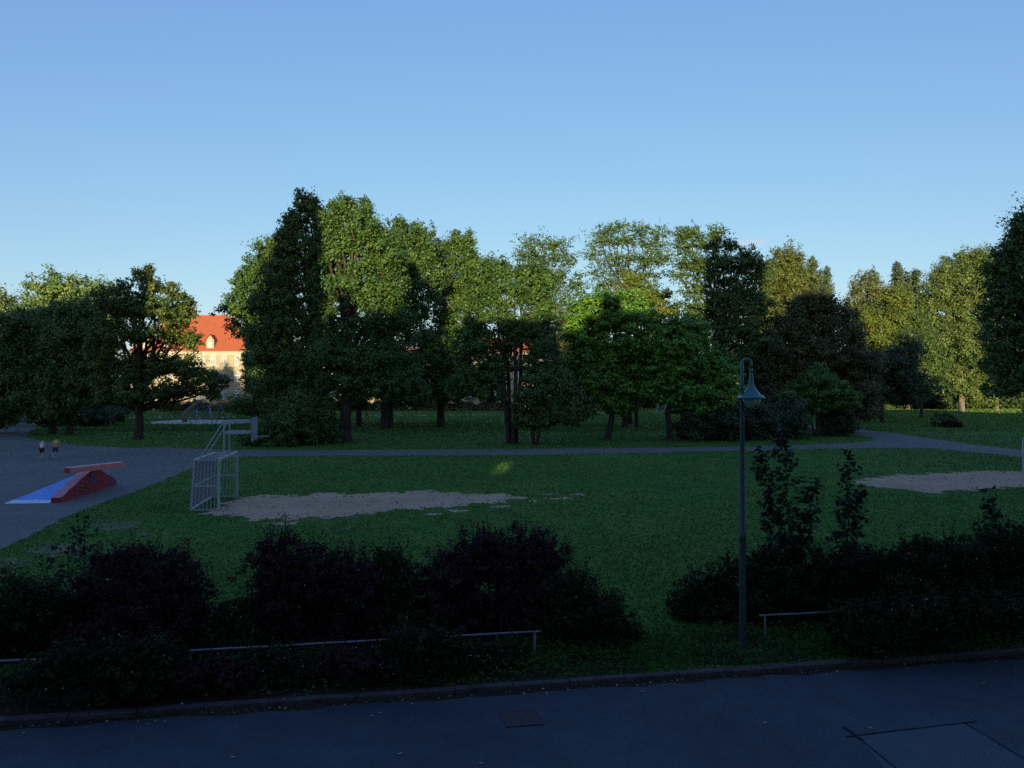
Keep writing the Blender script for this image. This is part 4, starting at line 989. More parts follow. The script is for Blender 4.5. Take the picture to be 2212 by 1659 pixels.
for i, x in enumerate((1250, 1325, 1400, 1475, 1550, 1625, 1700, 1790, 1860)):
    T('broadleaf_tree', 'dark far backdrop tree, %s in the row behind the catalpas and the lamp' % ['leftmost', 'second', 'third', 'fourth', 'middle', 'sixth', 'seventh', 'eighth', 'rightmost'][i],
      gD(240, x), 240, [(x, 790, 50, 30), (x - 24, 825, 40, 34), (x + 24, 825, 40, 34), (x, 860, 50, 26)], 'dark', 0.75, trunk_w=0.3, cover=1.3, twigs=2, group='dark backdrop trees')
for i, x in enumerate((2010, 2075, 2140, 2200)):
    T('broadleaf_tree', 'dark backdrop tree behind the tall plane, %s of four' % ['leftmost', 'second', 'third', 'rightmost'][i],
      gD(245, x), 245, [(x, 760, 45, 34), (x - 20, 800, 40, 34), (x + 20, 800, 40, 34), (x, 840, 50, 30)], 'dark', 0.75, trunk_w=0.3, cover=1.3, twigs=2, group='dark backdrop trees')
for i, (x, yb, yt, w, lab) in enumerate([(1961, 883, 845, .5, 'sunlit slender trunk at the edge of the far lawn'), (2153, 888, 850, .45, 'short sunlit trunk near the right edge of the far lawn')]):
    D = 8640 / (yb - HZ) if yb > 885 else 228
    T('tree', lab, gD(D, x), D, [(x, 820, 26, 22), (x + 15, 800, 26, 24), (x - 14, 805, 24, 22)], 'plane', 0.5, trunk_w=w, bark='bark_pale', cover=1.0, fork=.7)
T('shrub', 'small sunlit shrub at the edge of the far lawn', gD(226, 1923), 226, [(1923, 876, 9, 7), (1917, 879, 6, 5)], 'bright', 0.5, cat='shrub', trunk_w=0.06, stems=2, cover=1.2)
T('shrub', 'green bush alone on the right lawn beside a maroon bush', gbase(2036, 922), 115, [(2032, 906, 17, 12), (2048, 905, 14, 11), (2024, 912, 10, 8), (2040, 914, 16, 8)], 'oak', 0.26, cat='shrub', trunk_w=0.06, stems=3, cover=1.6)
T('shrub', 'low maroon bush alone on the right lawn', gbase(2058, 924), 112, [(2056, 915, 16, 8), (2068, 919, 10, 6), (2045, 918, 12, 7)], 'purple', 0.24, cat='shrub', trunk_w=0.05, stems=3, cover=1.6)


# ------------------------------------------------------------------ near shrubs
def berries(n_, cs=None):
    def f(root, allc):
        pts = np.concatenate([a[0] for a in allc])
        cy = np.array(root.location)[1]
        front = pts[(pts[:, 1] < cy + 0.3) & (pts[:, 2] > 0.15)]
        if len(front) < n_: front = pts
        # keep the outermost: those nearest to the street
        idx = rng.choice(len(front), min(n_, len(front)), replace=False)
        mb = MB()
        cen = pts.mean(0)
        for i in idx:
            p = front[i]; d = p - cen; d = d / (np.linalg.norm(d) + 1e-6)
            p = p + d * 0.05; r = random.uniform(0.006, 0.013)
            x, y, z = p
            mb.add([(x + r, y, z), (x - r, y, z), (x, y + r, z), (x, y - r, z), (x, y, z + r), (x, y, z - r)],
                   [(0, 2, 4), (2, 1, 4), (1, 3, 4), (3, 0, 4), (2, 0, 5), (1, 2, 5), (3, 1, 5), (0, 3, 5)])
        o = mb.build('berries', MT['berry'], root); o['kind'] = 'stuff'
    return f


def near_shrub(label, base, D, lobes, leaf, shoots=0, size=0.055, bz=0.0, nb=0, cover=1.15, name='shrub', quad=False, **kw):
    root = T(name, label, base, D, lobes, leaf, size, cat='shrub', trunk_w=0.035, stems=5, cover=cover, clump=0.2, shell=0.45, twigs=8, spread=0.25, jut=0.15, fork=.3,
             extra=berries(nb) if nb else None, quad=quad, **kw)
    if shoots:
        mb = MB(); PP = []; NN = []; SS = []; TT = []
        for i in range(shoots):
            lb = lobes[int(rng.integers(len(lobes)))]
            c, r = V2W(lb, D)
            a = rng.uniform(0, 2 * math.pi); e = rng.uniform(0.25, 1.45)
            d = np.array([math.cos(a) * math.cos(e), math.sin(a) * math.cos(e), math.sin(e)])
            p0 = np.array(c) + d * np.array(r) * 0.8
            L = rng.uniform(0.18, 0.5)
            dd = d * 0.5 + np.array([rng.normal() * .25, rng.normal() * .25, 0.8]); dd /= np.linalg.norm(dd)
            p1 = p0 + dd * L
            mb.tube([p0, (p0 + p1) / 2 + rng.normal(size=3) * 0.02, p1], [0.006, 0.004, 0.002], 3, cap=False)
            k = int(L / 0.028)
            t = np.linspace(0.1, 1, k)[:, None]
            pp = p0 + (p1 - p0) * t + rng.normal(size=(k, 3)) * 0.018
            PP.append(pp); NN.append(rng.normal(size=(k, 3)) + dd); SS.append(rng.uniform(0.6, 1.1, k) * size * 0.9); TT.append(rng.uniform(0.3, 1, k))
        mb.build('shoots', MT['bark'], root)['kind'] = 'stuff'
        me = leaves_mesh('shoot_leaves', np.concatenate(PP), np.concatenate(NN), np.concatenate(SS), np.concatenate(TT), LF[leaf])
        link('shoot_leaves', me, root)['kind'] = 'stuff'
    return root


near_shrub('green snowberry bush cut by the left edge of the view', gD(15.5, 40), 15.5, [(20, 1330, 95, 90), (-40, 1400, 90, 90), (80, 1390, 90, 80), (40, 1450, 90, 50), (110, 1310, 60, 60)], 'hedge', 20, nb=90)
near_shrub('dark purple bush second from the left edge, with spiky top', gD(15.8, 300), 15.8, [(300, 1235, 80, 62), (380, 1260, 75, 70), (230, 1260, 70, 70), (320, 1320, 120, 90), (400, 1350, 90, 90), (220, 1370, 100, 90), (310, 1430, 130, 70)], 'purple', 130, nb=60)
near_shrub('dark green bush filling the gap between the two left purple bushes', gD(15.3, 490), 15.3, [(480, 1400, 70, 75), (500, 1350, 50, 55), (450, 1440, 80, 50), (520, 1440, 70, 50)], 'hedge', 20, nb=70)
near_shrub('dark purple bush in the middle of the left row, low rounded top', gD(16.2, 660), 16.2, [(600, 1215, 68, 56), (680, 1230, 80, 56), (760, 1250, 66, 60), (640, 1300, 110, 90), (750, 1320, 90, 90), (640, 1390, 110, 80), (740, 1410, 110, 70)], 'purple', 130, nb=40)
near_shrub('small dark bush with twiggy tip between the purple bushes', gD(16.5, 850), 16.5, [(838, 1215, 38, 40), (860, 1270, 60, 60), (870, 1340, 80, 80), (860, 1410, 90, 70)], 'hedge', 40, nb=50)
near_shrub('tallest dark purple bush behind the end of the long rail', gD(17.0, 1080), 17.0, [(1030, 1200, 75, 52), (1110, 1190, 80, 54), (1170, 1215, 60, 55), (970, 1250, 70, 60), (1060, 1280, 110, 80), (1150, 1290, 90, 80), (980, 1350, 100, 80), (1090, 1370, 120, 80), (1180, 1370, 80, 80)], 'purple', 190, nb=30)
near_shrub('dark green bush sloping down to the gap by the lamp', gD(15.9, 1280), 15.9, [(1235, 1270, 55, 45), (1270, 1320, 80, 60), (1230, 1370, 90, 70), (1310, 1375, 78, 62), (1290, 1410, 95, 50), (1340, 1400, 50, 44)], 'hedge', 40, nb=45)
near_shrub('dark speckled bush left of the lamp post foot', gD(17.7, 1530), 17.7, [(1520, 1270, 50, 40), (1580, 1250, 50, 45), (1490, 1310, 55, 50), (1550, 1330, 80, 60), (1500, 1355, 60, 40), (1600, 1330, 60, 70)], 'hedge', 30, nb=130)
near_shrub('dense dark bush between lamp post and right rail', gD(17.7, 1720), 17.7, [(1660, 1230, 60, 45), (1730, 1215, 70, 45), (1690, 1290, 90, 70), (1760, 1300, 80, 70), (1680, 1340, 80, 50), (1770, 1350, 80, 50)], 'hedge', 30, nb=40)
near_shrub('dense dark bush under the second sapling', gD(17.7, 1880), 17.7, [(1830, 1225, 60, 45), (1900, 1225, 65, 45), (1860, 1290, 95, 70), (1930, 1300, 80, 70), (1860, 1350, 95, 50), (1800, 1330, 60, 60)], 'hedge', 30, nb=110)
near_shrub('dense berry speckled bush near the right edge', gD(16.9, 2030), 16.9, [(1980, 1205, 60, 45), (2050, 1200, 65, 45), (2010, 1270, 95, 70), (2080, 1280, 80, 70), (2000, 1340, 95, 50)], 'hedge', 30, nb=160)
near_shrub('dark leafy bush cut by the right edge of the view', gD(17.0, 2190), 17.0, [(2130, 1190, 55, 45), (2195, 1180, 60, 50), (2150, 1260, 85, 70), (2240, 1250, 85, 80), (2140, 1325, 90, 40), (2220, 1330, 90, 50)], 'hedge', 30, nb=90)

for (lab_, x_, lf_, lo_, nb_) in (('low dark purple growth below the rail between the first two bushes', 430, 'purple', [(410, 1455, 64, 32), (470, 1450, 60, 34), (360, 1465, 50, 28), (520, 1455, 50, 26)], 30),
                                  ('low dark growth below the rail under the middle purple bush', 740, 'purple', [(700, 1440, 60, 34), (765, 1430, 62, 36), (810, 1440, 44, 30)], 30),
                                  ('low dark growth around the rail end post', 1085, 'hedge', [(1050, 1415, 50, 32), (1110, 1410, 44, 26)], 30),
                                  ('low dark growth hanging over the rail at far left', 215, 'hedge', [(170, 1440, 60, 55), (250, 1430, 70, 60), (330, 1425, 70, 52), (120, 1450, 60, 46), (60, 1470, 50, 26), (300, 1470, 90, 40)], 40),
                                  ('low dark growth half covering the rail left of centre', 610, 'hedge', [(560, 1425, 42, 30), (605, 1420, 40, 32), (470, 1450, 50, 34), (645, 1440, 40, 30)], 50),
                                  ('low leafy growth spilling over the rail near its right end', 915, 'hedge', [(860, 1395, 48, 44), (915, 1390, 56, 48), (965, 1400, 40, 44), (900, 1440, 70, 34), (1000, 1415, 36, 30)], 60),
                                  ('low leafy growth spilling over the right rail', 1860, 'hedge', [(1830, 1350, 50, 48), (1890, 1340, 60, 54), (1950, 1340, 60, 50), (2010, 1335, 60, 50), (1880, 1375, 80, 26), (2060, 1330, 50, 42), (2150, 1310, 70, 44)], 150)):
    dd_ = {430: 13.4, 740: 13.8, 1085: 14.6, 215: 13.0, 610: 13.7, 915: 14.1, 1860: 15.4}[x_]
    near_shrub(lab_, gD(dd_, x_), dd_, lo_, lf_, 10, nb=nb_)


def sapling(label, base, D, stems_, size=0.13, cover=1.0):
    cover *= 2.3
    """stems_: list of lists of (vx, vy) along each stem; leaves in pairs down the stem on short stalks"""
    root = empty('sapling', base, label, 'sapling')
    mb = MB(); PP = []; NN = []; SS = []; TT = []
    for st in stems_:
        pts = [Vector(P(x, y, D)) + Vector((0, random.uniform(-.05, .05), 0)) for x, y, w in st]
        ws = [w for x, y, w in st]
        mb.tube(pts, [0.014 * (1 - 0.75 * i / (len(pts) - 1)) for i in range(len(pts))], 5)
        for i in range(len(pts) - 1):
            L = (pts[i + 1] - pts[i]).length
            n_ = int(L / 0.030 * cover * (0.4 + 0.6 * max(ws[i], ws[i + 1]) / 40))
            for j in range(n_):
                t = random.random(); p = pts[i].lerp(pts[i + 1], t); w = (ws[i] * (1 - t) + ws[i + 1] * t) * D / F
                a = random.uniform(0, 2 * math.pi); r = w * random.uniform(0.25, 1.0)
                q = p + Vector((math.cos(a) * r, math.sin(a) * r, -r * 0.12 + random.uniform(-.04, .04)))
                if random.random() < .5: mb.tube([p, q], [0.004, 0.002], 3, cap=False)
                for m_ in range(3):
                    PP.append(np.array(q) + rng.normal(size=3) * 0.05); NN.append(np.array([math.cos(a) * .4, math.sin(a) * .4, 1.0]) + rng.normal(size=3) * .45)
                    SS.append(size * random.uniform(.6, 1.15)); TT.append(random.random() ** 1.5)
    mb.build('stem', MT['bark'], root)
    me = leaves_mesh('foliage', np.array(PP), np.array(NN), np.array(SS), np.array(TT), LF['sapling'], True)
    link('foliage', me, root)
    return root


sapling('tallest leafy maple sapling rising above the bushes right of the lamp', gD(17.2, 1705), 17.2,
        [[(1712, 1240, 20), (1708, 1180, 60), (1702, 1120, 58), (1700, 1070, 50), (1698, 1020, 36), (1692, 975, 30), (1688, 945, 18), (1686, 930, 5)],
         [(1700, 1180, 20), (1672, 1120, 30), (1660, 1060, 20), (1645, 1000, 16), (1638, 970, 8)],
         [(1715, 1190, 30), (1740, 1130, 26), (1752, 1080, 16), (1762, 1035, 8)]])
sapling('second leafy sapling standing right of the tallest one', gD(17.4, 1830), 17.4,
        [[(1828, 1250, 20), (1828, 1190, 46), (1830, 1130, 42), (1832, 1085, 34), (1833, 1040, 22), (1834, 1000, 14), (1832, 975, 5)], [(1835, 1150, 20), (1850, 1100, 22), (1862, 1050, 10)]], cover=.9)
sapling('faint sapling with few leaves near the right edge', gD(17.4, 2140), 17.4, [[(2140, 1230, 20), (2142, 1180, 46), (2142, 1140, 36), (2140, 1100, 16), (2138, 1055, 4)]], cover=.8)
sapling('thin lone shoot above the middle purple bush', gD(16.0, 617), 16.0, [[(618, 1200, 6), (617, 1150, 5), (616, 1120, 5), (616, 1103, 8)]], size=.07, cover=.6)
sapling('thin pale sapling above the left purple bush', gD(16.2, 185), 16.2, [[(190, 1300, 24), (186, 1240, 30), (184, 1190, 26), (182, 1150, 16), (180, 1112, 14)]], size=.1, cover=.5)
sapling('broad leaved weedy sapling at the far left of the lawn edge', gD(19.5, 120), 19.5, [[(150, 1250, 30), (150, 1200, 50), (160, 1170, 40), (165, 1140, 20)], [(110, 1260, 30), (100, 1220, 40), (90, 1200, 20)]], size=.14, cover=.35)


# ------------------------------------------------------------------ ground growth
def inside(px, py, poly):
    poly = np.array(poly); n_ = len(poly); res = np.zeros(len(px), bool); j = n_ - 1
    for i in range(n_):
        xi, yi = poly[i]; xj, yj = poly[j]
        c = ((yi > py) != (yj > py)) & (px < (xj - xi) * (py - yi) / ((yj - yi) if yj != yi else 1e-9) + xi)
        res ^= c; j = i
    return res


N = 210000
vx = rng.uniform(-60, 2270, N); vy = 930 + (1480 - 930) * rng.random(N) ** 1.15
Dg = 8640 / (vy - HZ); gx = (vx - 1106) / F * Dg; gy = Dg
bad = inside(gx, gy, plz)
jn = 0.45 * np.sin(gx * 2.3 + 1.3 * np.sin(gy * 1.7)) + 0.3 * np.sin(gx * 5.1 + gy * 2.9)
jx = gx + rng.normal(size=N) * 0.30 + jn * .5; jy = gy + rng.normal(size=N) * 0.60 + jn
for kdp, dp in enumerate([d1, d2] + sds):
    ins = inside(jx, jy, dp)
    bad |= ins & (rng.random(N) > (0.05 if kdp < 2 else (0.35 if kdp < 10 else 0.85)))
kd = (gx - K0.x) * E2.x + (gy - K0.y) * E2.y
bad |= kd < 0.05
ok = ~bad
gx, gy, Dg = gx[ok], gy[ok], Dg[ok]; n_ = len(gx)
patch_n = 0.42 + 0.2 * np.sin(gx * 1.3 + 2 * np.sin(gy * 0.37)) * np.sin(gy * 0.9 + 1.7 * np.sin(gx * 0.6)) + 0.26 * np.sin(gx * 0.31 + 1.9 * np.sin(gy * 0.13)) * np.sin(gy * 0.23 + 2 * np.sin(gx * 0.17 + 1)) + 0.12 * np.sin(gx * 3.7 + gy) * np.sin(gy * 2.1 - gx)
hgt = (0.014 + 0.0010 * Dg) * (0.7 + 0.7 * patch_n)
pp = np.stack([gx, gy, hgt * 0.45], 1)
me = leaves_mesh('grass', pp, rng.normal(size=(n_, 3)) * np.array([.8, .8, .5]) + np.array([0, 0, .75]), hgt * rng.uniform(.9, 1.8, n_), 0.8 * patch_n + 0.3 * rng.random(n_) - .05, LF['grass'])
tag(link('grass', me), 'short dark green grass of the playing lawn', 'grass', kind='stuff')

N = 60000
vx = rng.uniform(-60, 2270, N); vy = 883.5 + (932 - 883.5) * rng.random(N) ** 1.2
Dg = 8640 / (vy - HZ); gx = (vx - 1106) / F * Dg; gy = Dg
bad = inside(gx, gy, plz) | inside(gx, gy, sand1)
gx, gy, Dg = gx[~bad], gy[~bad], Dg[~bad]; n_ = len(gx)
hgt = 0.06 + 0.0009 * Dg
me = leaves_mesh('grass', np.stack([gx, gy, hgt * .4], 1), rng.normal(size=(n_, 3)) * np.array([.8, .6, .3]) + np.array([0, -.8, .2]), hgt * rng.uniform(1, 2, n_), .3 + .7 * rng.random(n_), LF['weed' if False else 'grass'])
tag(link('grass', me), 'short grass of the far lawns beyond the path', 'grass', kind='stuff')
N = 42000
s_ = rng.uniform(-13, 18, N); d_ = rng.uniform(-0.02, 1.9, N) ** 1.0
xx = K0.x + E1.x * s_ + E2.x * d_; yy = K0.y + E1.y * s_ + E2.y * d_
dens = 0.5 + 0.5 * np.sin(s_ * 1.1 + np.sin(s_ * 2.7)) * np.cos(s_ * 0.43 + 1)
dens = np.where(s_ > -1.5, np.maximum(dens, .55), dens * .8)
edge = np.clip(d_ / 0.5, 0, 1)
lampx, lampy = G(1603, 1403)[:2]
near_lamp = ((xx - lampx) ** 2 + (yy - lampy - .1) ** 2 < .16) | ((np.abs(xx - lampx) < .16) & (yy < lampy) & (yy > lampy - .5) & (rng.random(N) < .8))
keep = ~near_lamp & (rng.random(N) < (0.12 + 0.88 * edge) * np.clip(dens + .1, 0.08, 1) * np.where(s_ < -1.5, .5, 1))
hh = (0.10 + 0.22 * dens) * (0.3 + 0.7 * edge)
pp = np.stack([xx, yy, 0.03 + rng.random(N) ** .7 * hh], 1)[keep]
n_ = len(pp)
me = leaves_mesh('weeds', pp, rng.normal(size=(n_, 3)) * .6 + np.array([0, -.2, 1]), rng.uniform(.03, .085, n_), (0.5 * dens[keep] + .5 * rng.random(n_)), LF['weed'])
tag(link('weeds', me), 'low green weeds growing between the kerb and the bushes', 'weeds', kind='stuff')
# leaf litter along the gutter
N = 900
s_ = rng.uniform(-13, 18, N); d_ = -0.14 - np.abs(rng.normal(size=N)) * 0.12
far = rng.random(N) < 0.0; d_ = np.where(far, -rng.uniform(.3, 4.5, N), d_)
zz = np.where(d_ > -0.135, 0.02, ZR + 0.012)
top_ = rng.random(N) < .35
d_ = np.where(top_, rng.uniform(-.12, .3, N), d_); zz = np.where(top_, 0.025, zz)
pp = np.stack([K0.x + E1.x * s_ + E2.x * d_, K0.y + E1.y * s_ + E2.y * d_, zz], 1)
me = leaves_mesh('leaf_litter', pp, rng.normal(size=(N, 3)) * .25 + np.array([0, 0, 1]), rng.uniform(.02, .055, N), rng.random(N) ** 1.6, LF['fallen'], True)
tag(link('leaf_litter', me), 'brown leaf litter lying along the kerb', 'leaf litter', kind='stuff')
lv = [((104, 1468), 'beside the kerb'), ((865, 1626), ''), ((507, 1634), ''), ((57, 1582), ''), ((1387, 1493), ''), ((824, 1538), ''), ((805, 1545), ''), ((1040, 1647), ''), ((2120, 1475), ''), ((1650, 1560), ''), ((973, 1503), ''), ((1876, 1571), '')]
mats = MB()
for i, ((x, y), _) in enumerate(lv):
    if y < 1490 and x < 1300: continue
    p = GR(x, y)
    mm = leaves_mesh('fallen_leaf', np.array([[p[0] + dx, p[1], ZR + 0.014 + dz_] for dx, dz_ in ((-.012, 0), (.012, .004))]), np.array([[.2, .1, 1], [-.3, 0, 1.]]), np.array([.05, .045]), np.array([.9, .8]), LF['fallen'], True)
    where = {865: 'nearest the lower edge, left of centre', 507: 'low on the left part of the street', 57: 'at the far left, below the kerb', 1387: 'just off the kerb left of the lamp post', 824: 'left of a twin, halfway between kerb and lower edge',
             805: 'right beside its twin, left of the square cover', 1040: 'at the lower edge below the square cover', 2120: 'near the kerb toward the right edge', 1650: 'in mid street right of the square cover', 973: 'tucked at the kerb left of the square cover', 1876: 'just above the corner of the repaired patch', 104: 'in the gutter at far left'}[x]
    tag(link('fallen_leaf', mm), 'pale dry leaf ' + where, 'fallen leaf', 'dry leaves scattered on the near street')


# ------------------------------------------------------------------ street lamp
lb = Vector(G(1603, 1403)); lx, ly = lb.x, lb.y
lamp = empty('street_lamp', (lx, ly, 0), 'teal swan neck street lamp with bell shade between the bushes', 'street lamp')
m = MB(); m.lathe([(0.075, -0.1), (0.072, 0.05), (0.066, 0.08), (0.064, 2.0)], (lx, ly, 0), 20)
sm_ = m.build('pole', MT['lamp_base'], lamp, True); sm_['label'] = 'worn grey lower pole'
m = MB(); m.lathe([(0.064, 2.001), (0.064, 2.17), (0.070, 2.18), (0.070, 2.25), (0.052, 2.27), (0.046, 4.0), (0.036, 4.95)], (lx, ly, 0), 20)
m.build('pole', MT['lamp_pole'], lamp, True)
R = 0.088; m = MB()
pts = [(lx, ly, 4.90), (lx, ly, 5.2), (lx, ly, 5.52)]
zc = 5.54
for i in range(1, 13):
    a = math.pi - math.pi * i / 12
    pts.append((lx + R + R * math.cos(a), ly, zc + R * 1.15 * math.sin(a)))
pts.append((lx + 2 * R, ly, 5.46))
m.tube(pts, [0.030] * 3 + [0.026] * 12 + [0.026], 10)
m.build('neck', MT['lamp_green'], lamp, True)
bx = lx + 2 * R
m = MB(); m.lathe([(0.0, 0.05), (0.025, 0.045), (0.036, 0.025), (0.040, 0.0), (0.034, -0.025), (0.020, -0.04)], (bx, ly, 5.41), 16); m.build('ball', MT['lamp_green'], lamp, True)
m = MB(); m.lathe([(0.030, 5.385), (0.036, 5.34), (0.042, 5.25), (0.052, 5.17), (0.075, 5.10), (0.115, 5.03), (0.17, 4.965), (0.225, 4.925), (0.258, 4.90), (0.266, 4.886), (0.262, 4.872), (0.235, 4.868), (0.19, 4.875)], (bx, ly, 0), 32)
m.build('shade', MT['lamp_green'], lamp, True)
gl, ntg, bg_ = new_mat('lamp_glass')
bg_.inputs['Base Color'].default_value = (0.55, 0.6, 0.6, 1); bg_.inputs['Roughness'].default_value = 0.15
bg_.inputs['Transmission Weight'].default_value = 0.75; bg_.inputs['IOR'].default_value = 1.2
nzg = ntg.nodes.new('ShaderNodeTexNoise'); nzg.inputs['Scale'].default_value = 14
mrg = ntg.nodes.new('ShaderNodeMapRange'); mrg.inputs['To Min'].default_value = 0.08; mrg.inputs['To Max'].default_value = 0.3
ntg.links.new(nzg.outputs['Fac'], mrg.inputs['Value']); ntg.links.new(mrg.outputs[0], bg_.inputs['Roughness'])
m = MB(); m.lathe([(0.185 * math.cos(a), 4.872 - 0.185 * math.sin(a)) for a in [i * math.pi / 2 / 10 for i in range(11)]], (bx, ly, 0), 28)
m.build('glass_bowl', gl, lamp, True)
m = MB(); m.lathe([(0.001, 4.80), (0.03, 4.81), (0.035, 4.87), (0.05, 4.90)], (bx, ly, 0), 12); m.build('bulb', MT['white'], lamp, True)

# ------------------------------------------------------------------ low rails along the kerb
for (xa, sec, lab, base_y, ytop) in ((1154.6, -1, 'long low pipe rail half hidden by the left bushes', 1429, 1360), (1652, 1, 'low pipe rail starting right of the lamp post', 1390, 1332)):
    b = Vector(G(xa, base_y)); zt = 0.57
    rail = empty('low_rail', tuple(b), lab, 'railing')
    e = -E1 if sec < 0 else E1
    n_ = 6 if sec < 0 else 5
    L = 2.3 * n_
    m = MB()
    p = b - e * 0.13; q = b + e * L
    pts = [p.lerp(q, i / 24) + Vector((0, random.uniform(-.01, .01), zt + random.uniform(-.006, .006))) for i in range(25)]
    m.tube(pts, 0.021, 8); m.build('rail', MT['rail'], rail, True)
    for i in range(n_ + 1):
        c = b + e * 2.3 * i
        m = MB(); m.tube([(c.x, c.y, -0.05), (c.x + random.uniform(-.01, .01), c.y, zt - 0.018)], 0.024, 8)
        m.build('post', MT['rail_post'], rail, True)


# ------------------------------------------------------------------ goals with basketball frame
def goal(label, N_, F_, flip=1, name='goal'):
    """N_, F_: front post feet; the hoop faces to the right of N->F times flip"""
    N_ = Vector(N_); F_ = Vector(F_); u = (F_ - N_).normalized(); nrm = Vector((u.y, -u.x, 0)) * flip
    W = (F_ - N_).length; h = 2.14; dp0 = 1.12; dp1 = 0.98
    root = empty(name, tuple((N_ + F_) / 2), label, 'goal', 'steel goals with basketball hoops')
    Z = Vector((0, 0, 1)); st = MT['steel']
    for c in (N_, F_):
        m = MB(); m.bar(c - Z * .05, c + Z * h, 0.11, 0.11, up=u); m.build('post', st, root)
    m = MB(); m.bar(N_ + Z * (h + 0.0) + u * .056, F_ + Z * (h + 0.0) - u * .056, 0.10, 0.10); m.build('crossbar', st, root)
    Bn0 = N_ - nrm * dp0; Bf0 = F_ - nrm * dp0; Bn1 = N_ - nrm * dp1 + Z * (h - .02); Bf1 = F_ - nrm * dp1 + Z * (h - .02)
    for a, b in ((Bn0, Bn1), (Bf0, Bf1)):
        m = MB(); m.bar(a - Z * .05, b, 0.08, 0.08, up=u); m.build('rear_post', st, root)
    m = MB(); m.bar(Bn1, Bf1, 0.09, 0.09); m.build('rear_rail', st, root)
    for t in (0.0, 0.27, 0.5, 0.6, 0.8, 1.0):
        a = N_.lerp(F_, t) + Z * (h + .0) - nrm * .055; b = Bn1.lerp(Bf1, t) + nrm * .045
        if t in (0.0, 1.0): a = a + u * (.02 if t == 0 else -.02)
        m = MB(); m.bar(a, b, 0.05, 0.05); m.build('roof_rail', st, root)
    # side grilles
    for c, b0, b1 in ((N_, Bn0, Bn1), (F_, Bf0, Bf1)):
        mid = b0.lerp(b1, 0.49)
        m = MB(); m.bar(c + Z * 1.05 - nrm * .055, mid + nrm * .04, 0.06, 0.07); m.build('side_rail', st, root)
        m = MB(); m.bar(c + Z * 0.04 - nrm * .055, b0 + Z * .04 + nrm * .04, 0.05, 0.05); m.build('side_rail', st, root)
        for i in range(1, 7):
            t = i / 7
            lo = c.lerp(b0, t) + Z * .06; hi = (c + Z * h).lerp(b1, t) - Z * .05
            m = MB(); m.tube([lo, hi], 0.015, 6); m.build('grille_bar', st, root)
    # back panel: perforated sheet, real slots between narrow strips
    m = MB(); nb = 46
    for i in range(1, nb):
        t = i / nb
        a = Bn0.lerp(Bf0, t) + Z * .12; b = Bn1.lerp(Bf1, t) - Z * .06
        m.bar(a, b, 0.05, 0.012, up=nrm)
    o = m.build('back_panel', MT['board'], root)
    m = MB(); m.bar(Bn0.lerp(Bn1, .49) + u * .045 + nrm * .012, Bf0.lerp(Bf1, .49) - u * .045 + nrm * .012, 0.06, 0.07); m.build('back_rail', st, root)
    m = MB(); m.bar(Bn0 + Z * .06 + u * .045, Bf0 + Z * .06 - u * .045, 0.06, 0.07); m.build('back_rail', st, root)
    # basketball frame
    tA, tB = 0.26, 0.56
    tops = []
    for t in (tA, tB):
        p = N_.lerp(F_, t)
        m = MB(); m.bar(p + Z * (h + .052), p + Z * 3.74, 0.06, 0.06, up=u); m.build('upright', st, root)
        q = Bn1.lerp(Bf1, t)
        m = MB(); m.bar(q + Z * .045, p + Z * 3.70 - nrm * .03, 0.055, 0.055, up=u); m.build('brace', st, root)
        tops.append(p)
    arm = 1.15
    for z in (3.70, 3.22):
        for p in tops:
            m = MB(); m.bar(p + Z * z + nrm * .031, p + Z * z + nrm * arm, 0.07, 0.11); m.build('arm', st, root)
        m = MB(); m.bar(tops[0] + Z * z + u * .031, tops[1] + Z * z - u * .031, 0.06, 0.06); m.build('cross_tie', st, root)
    bc = (tops[0] + tops[1]) / 2 + nrm * (arm + 0.02)
    m = MB(); m.bar(bc - u * .85 + Z * 3.36, bc + u * .85 + Z * 3.36, 0.035, 1.02); m.build('backboard', MT['board'], root)
    rc = bc + nrm * 0.40 + Z * 3.02
    m = MB(); m.tube([rc + Vector((math.cos(a) * .225, math.sin(a) * .225, 0)) for a in [2 * math.pi * i / 24 for i in range(25)]], 0.012, 6, cap=False)
    rim = m.build('hoop', st, root, True)
    m = MB(); m.bar(bc + nrm * .02 + Z * 3.0, rc - nrm * .215 + Z * -.02, 0.12, 0.03); m.build('bracket', st, rim)
    return root


gN = G(473.2, 1102.4); gF = G(512.3, 1074)
goal('steel goal with basketball hoop on the left dirt patch', gN, gF)
r2N = Vector(G(2210, 1021)); uu = (Vector(gF) - Vector(gN)).normalized(); WW = (Vector(gF) - Vector(gN)).length
goal('steel goal cut by the right edge, one post showing', tuple(r2N - uu * WW), tuple(r2N), flip=-1)

# ------------------------------------------------------------------ skate ramp
ramp = empty('skate_ramp', G(132, 1060), 'blue and red skate ramp with a coral slide beam on the left plaza', 'skate ramp')
A = Vector(G(12, 1087.5)); B = Vector(G(131, 1084.5)); W1 = Vector(G(133, 1086)); W2 = Vector(G(253, 1046.5))
wd = (W2 - W1); wl = wd.length; wu = wd.normalized(); wn_ = Vector((-wu.y, wu.x, 0))    # to the left
Z = Vector((0, 0, 1))
th = 0.42
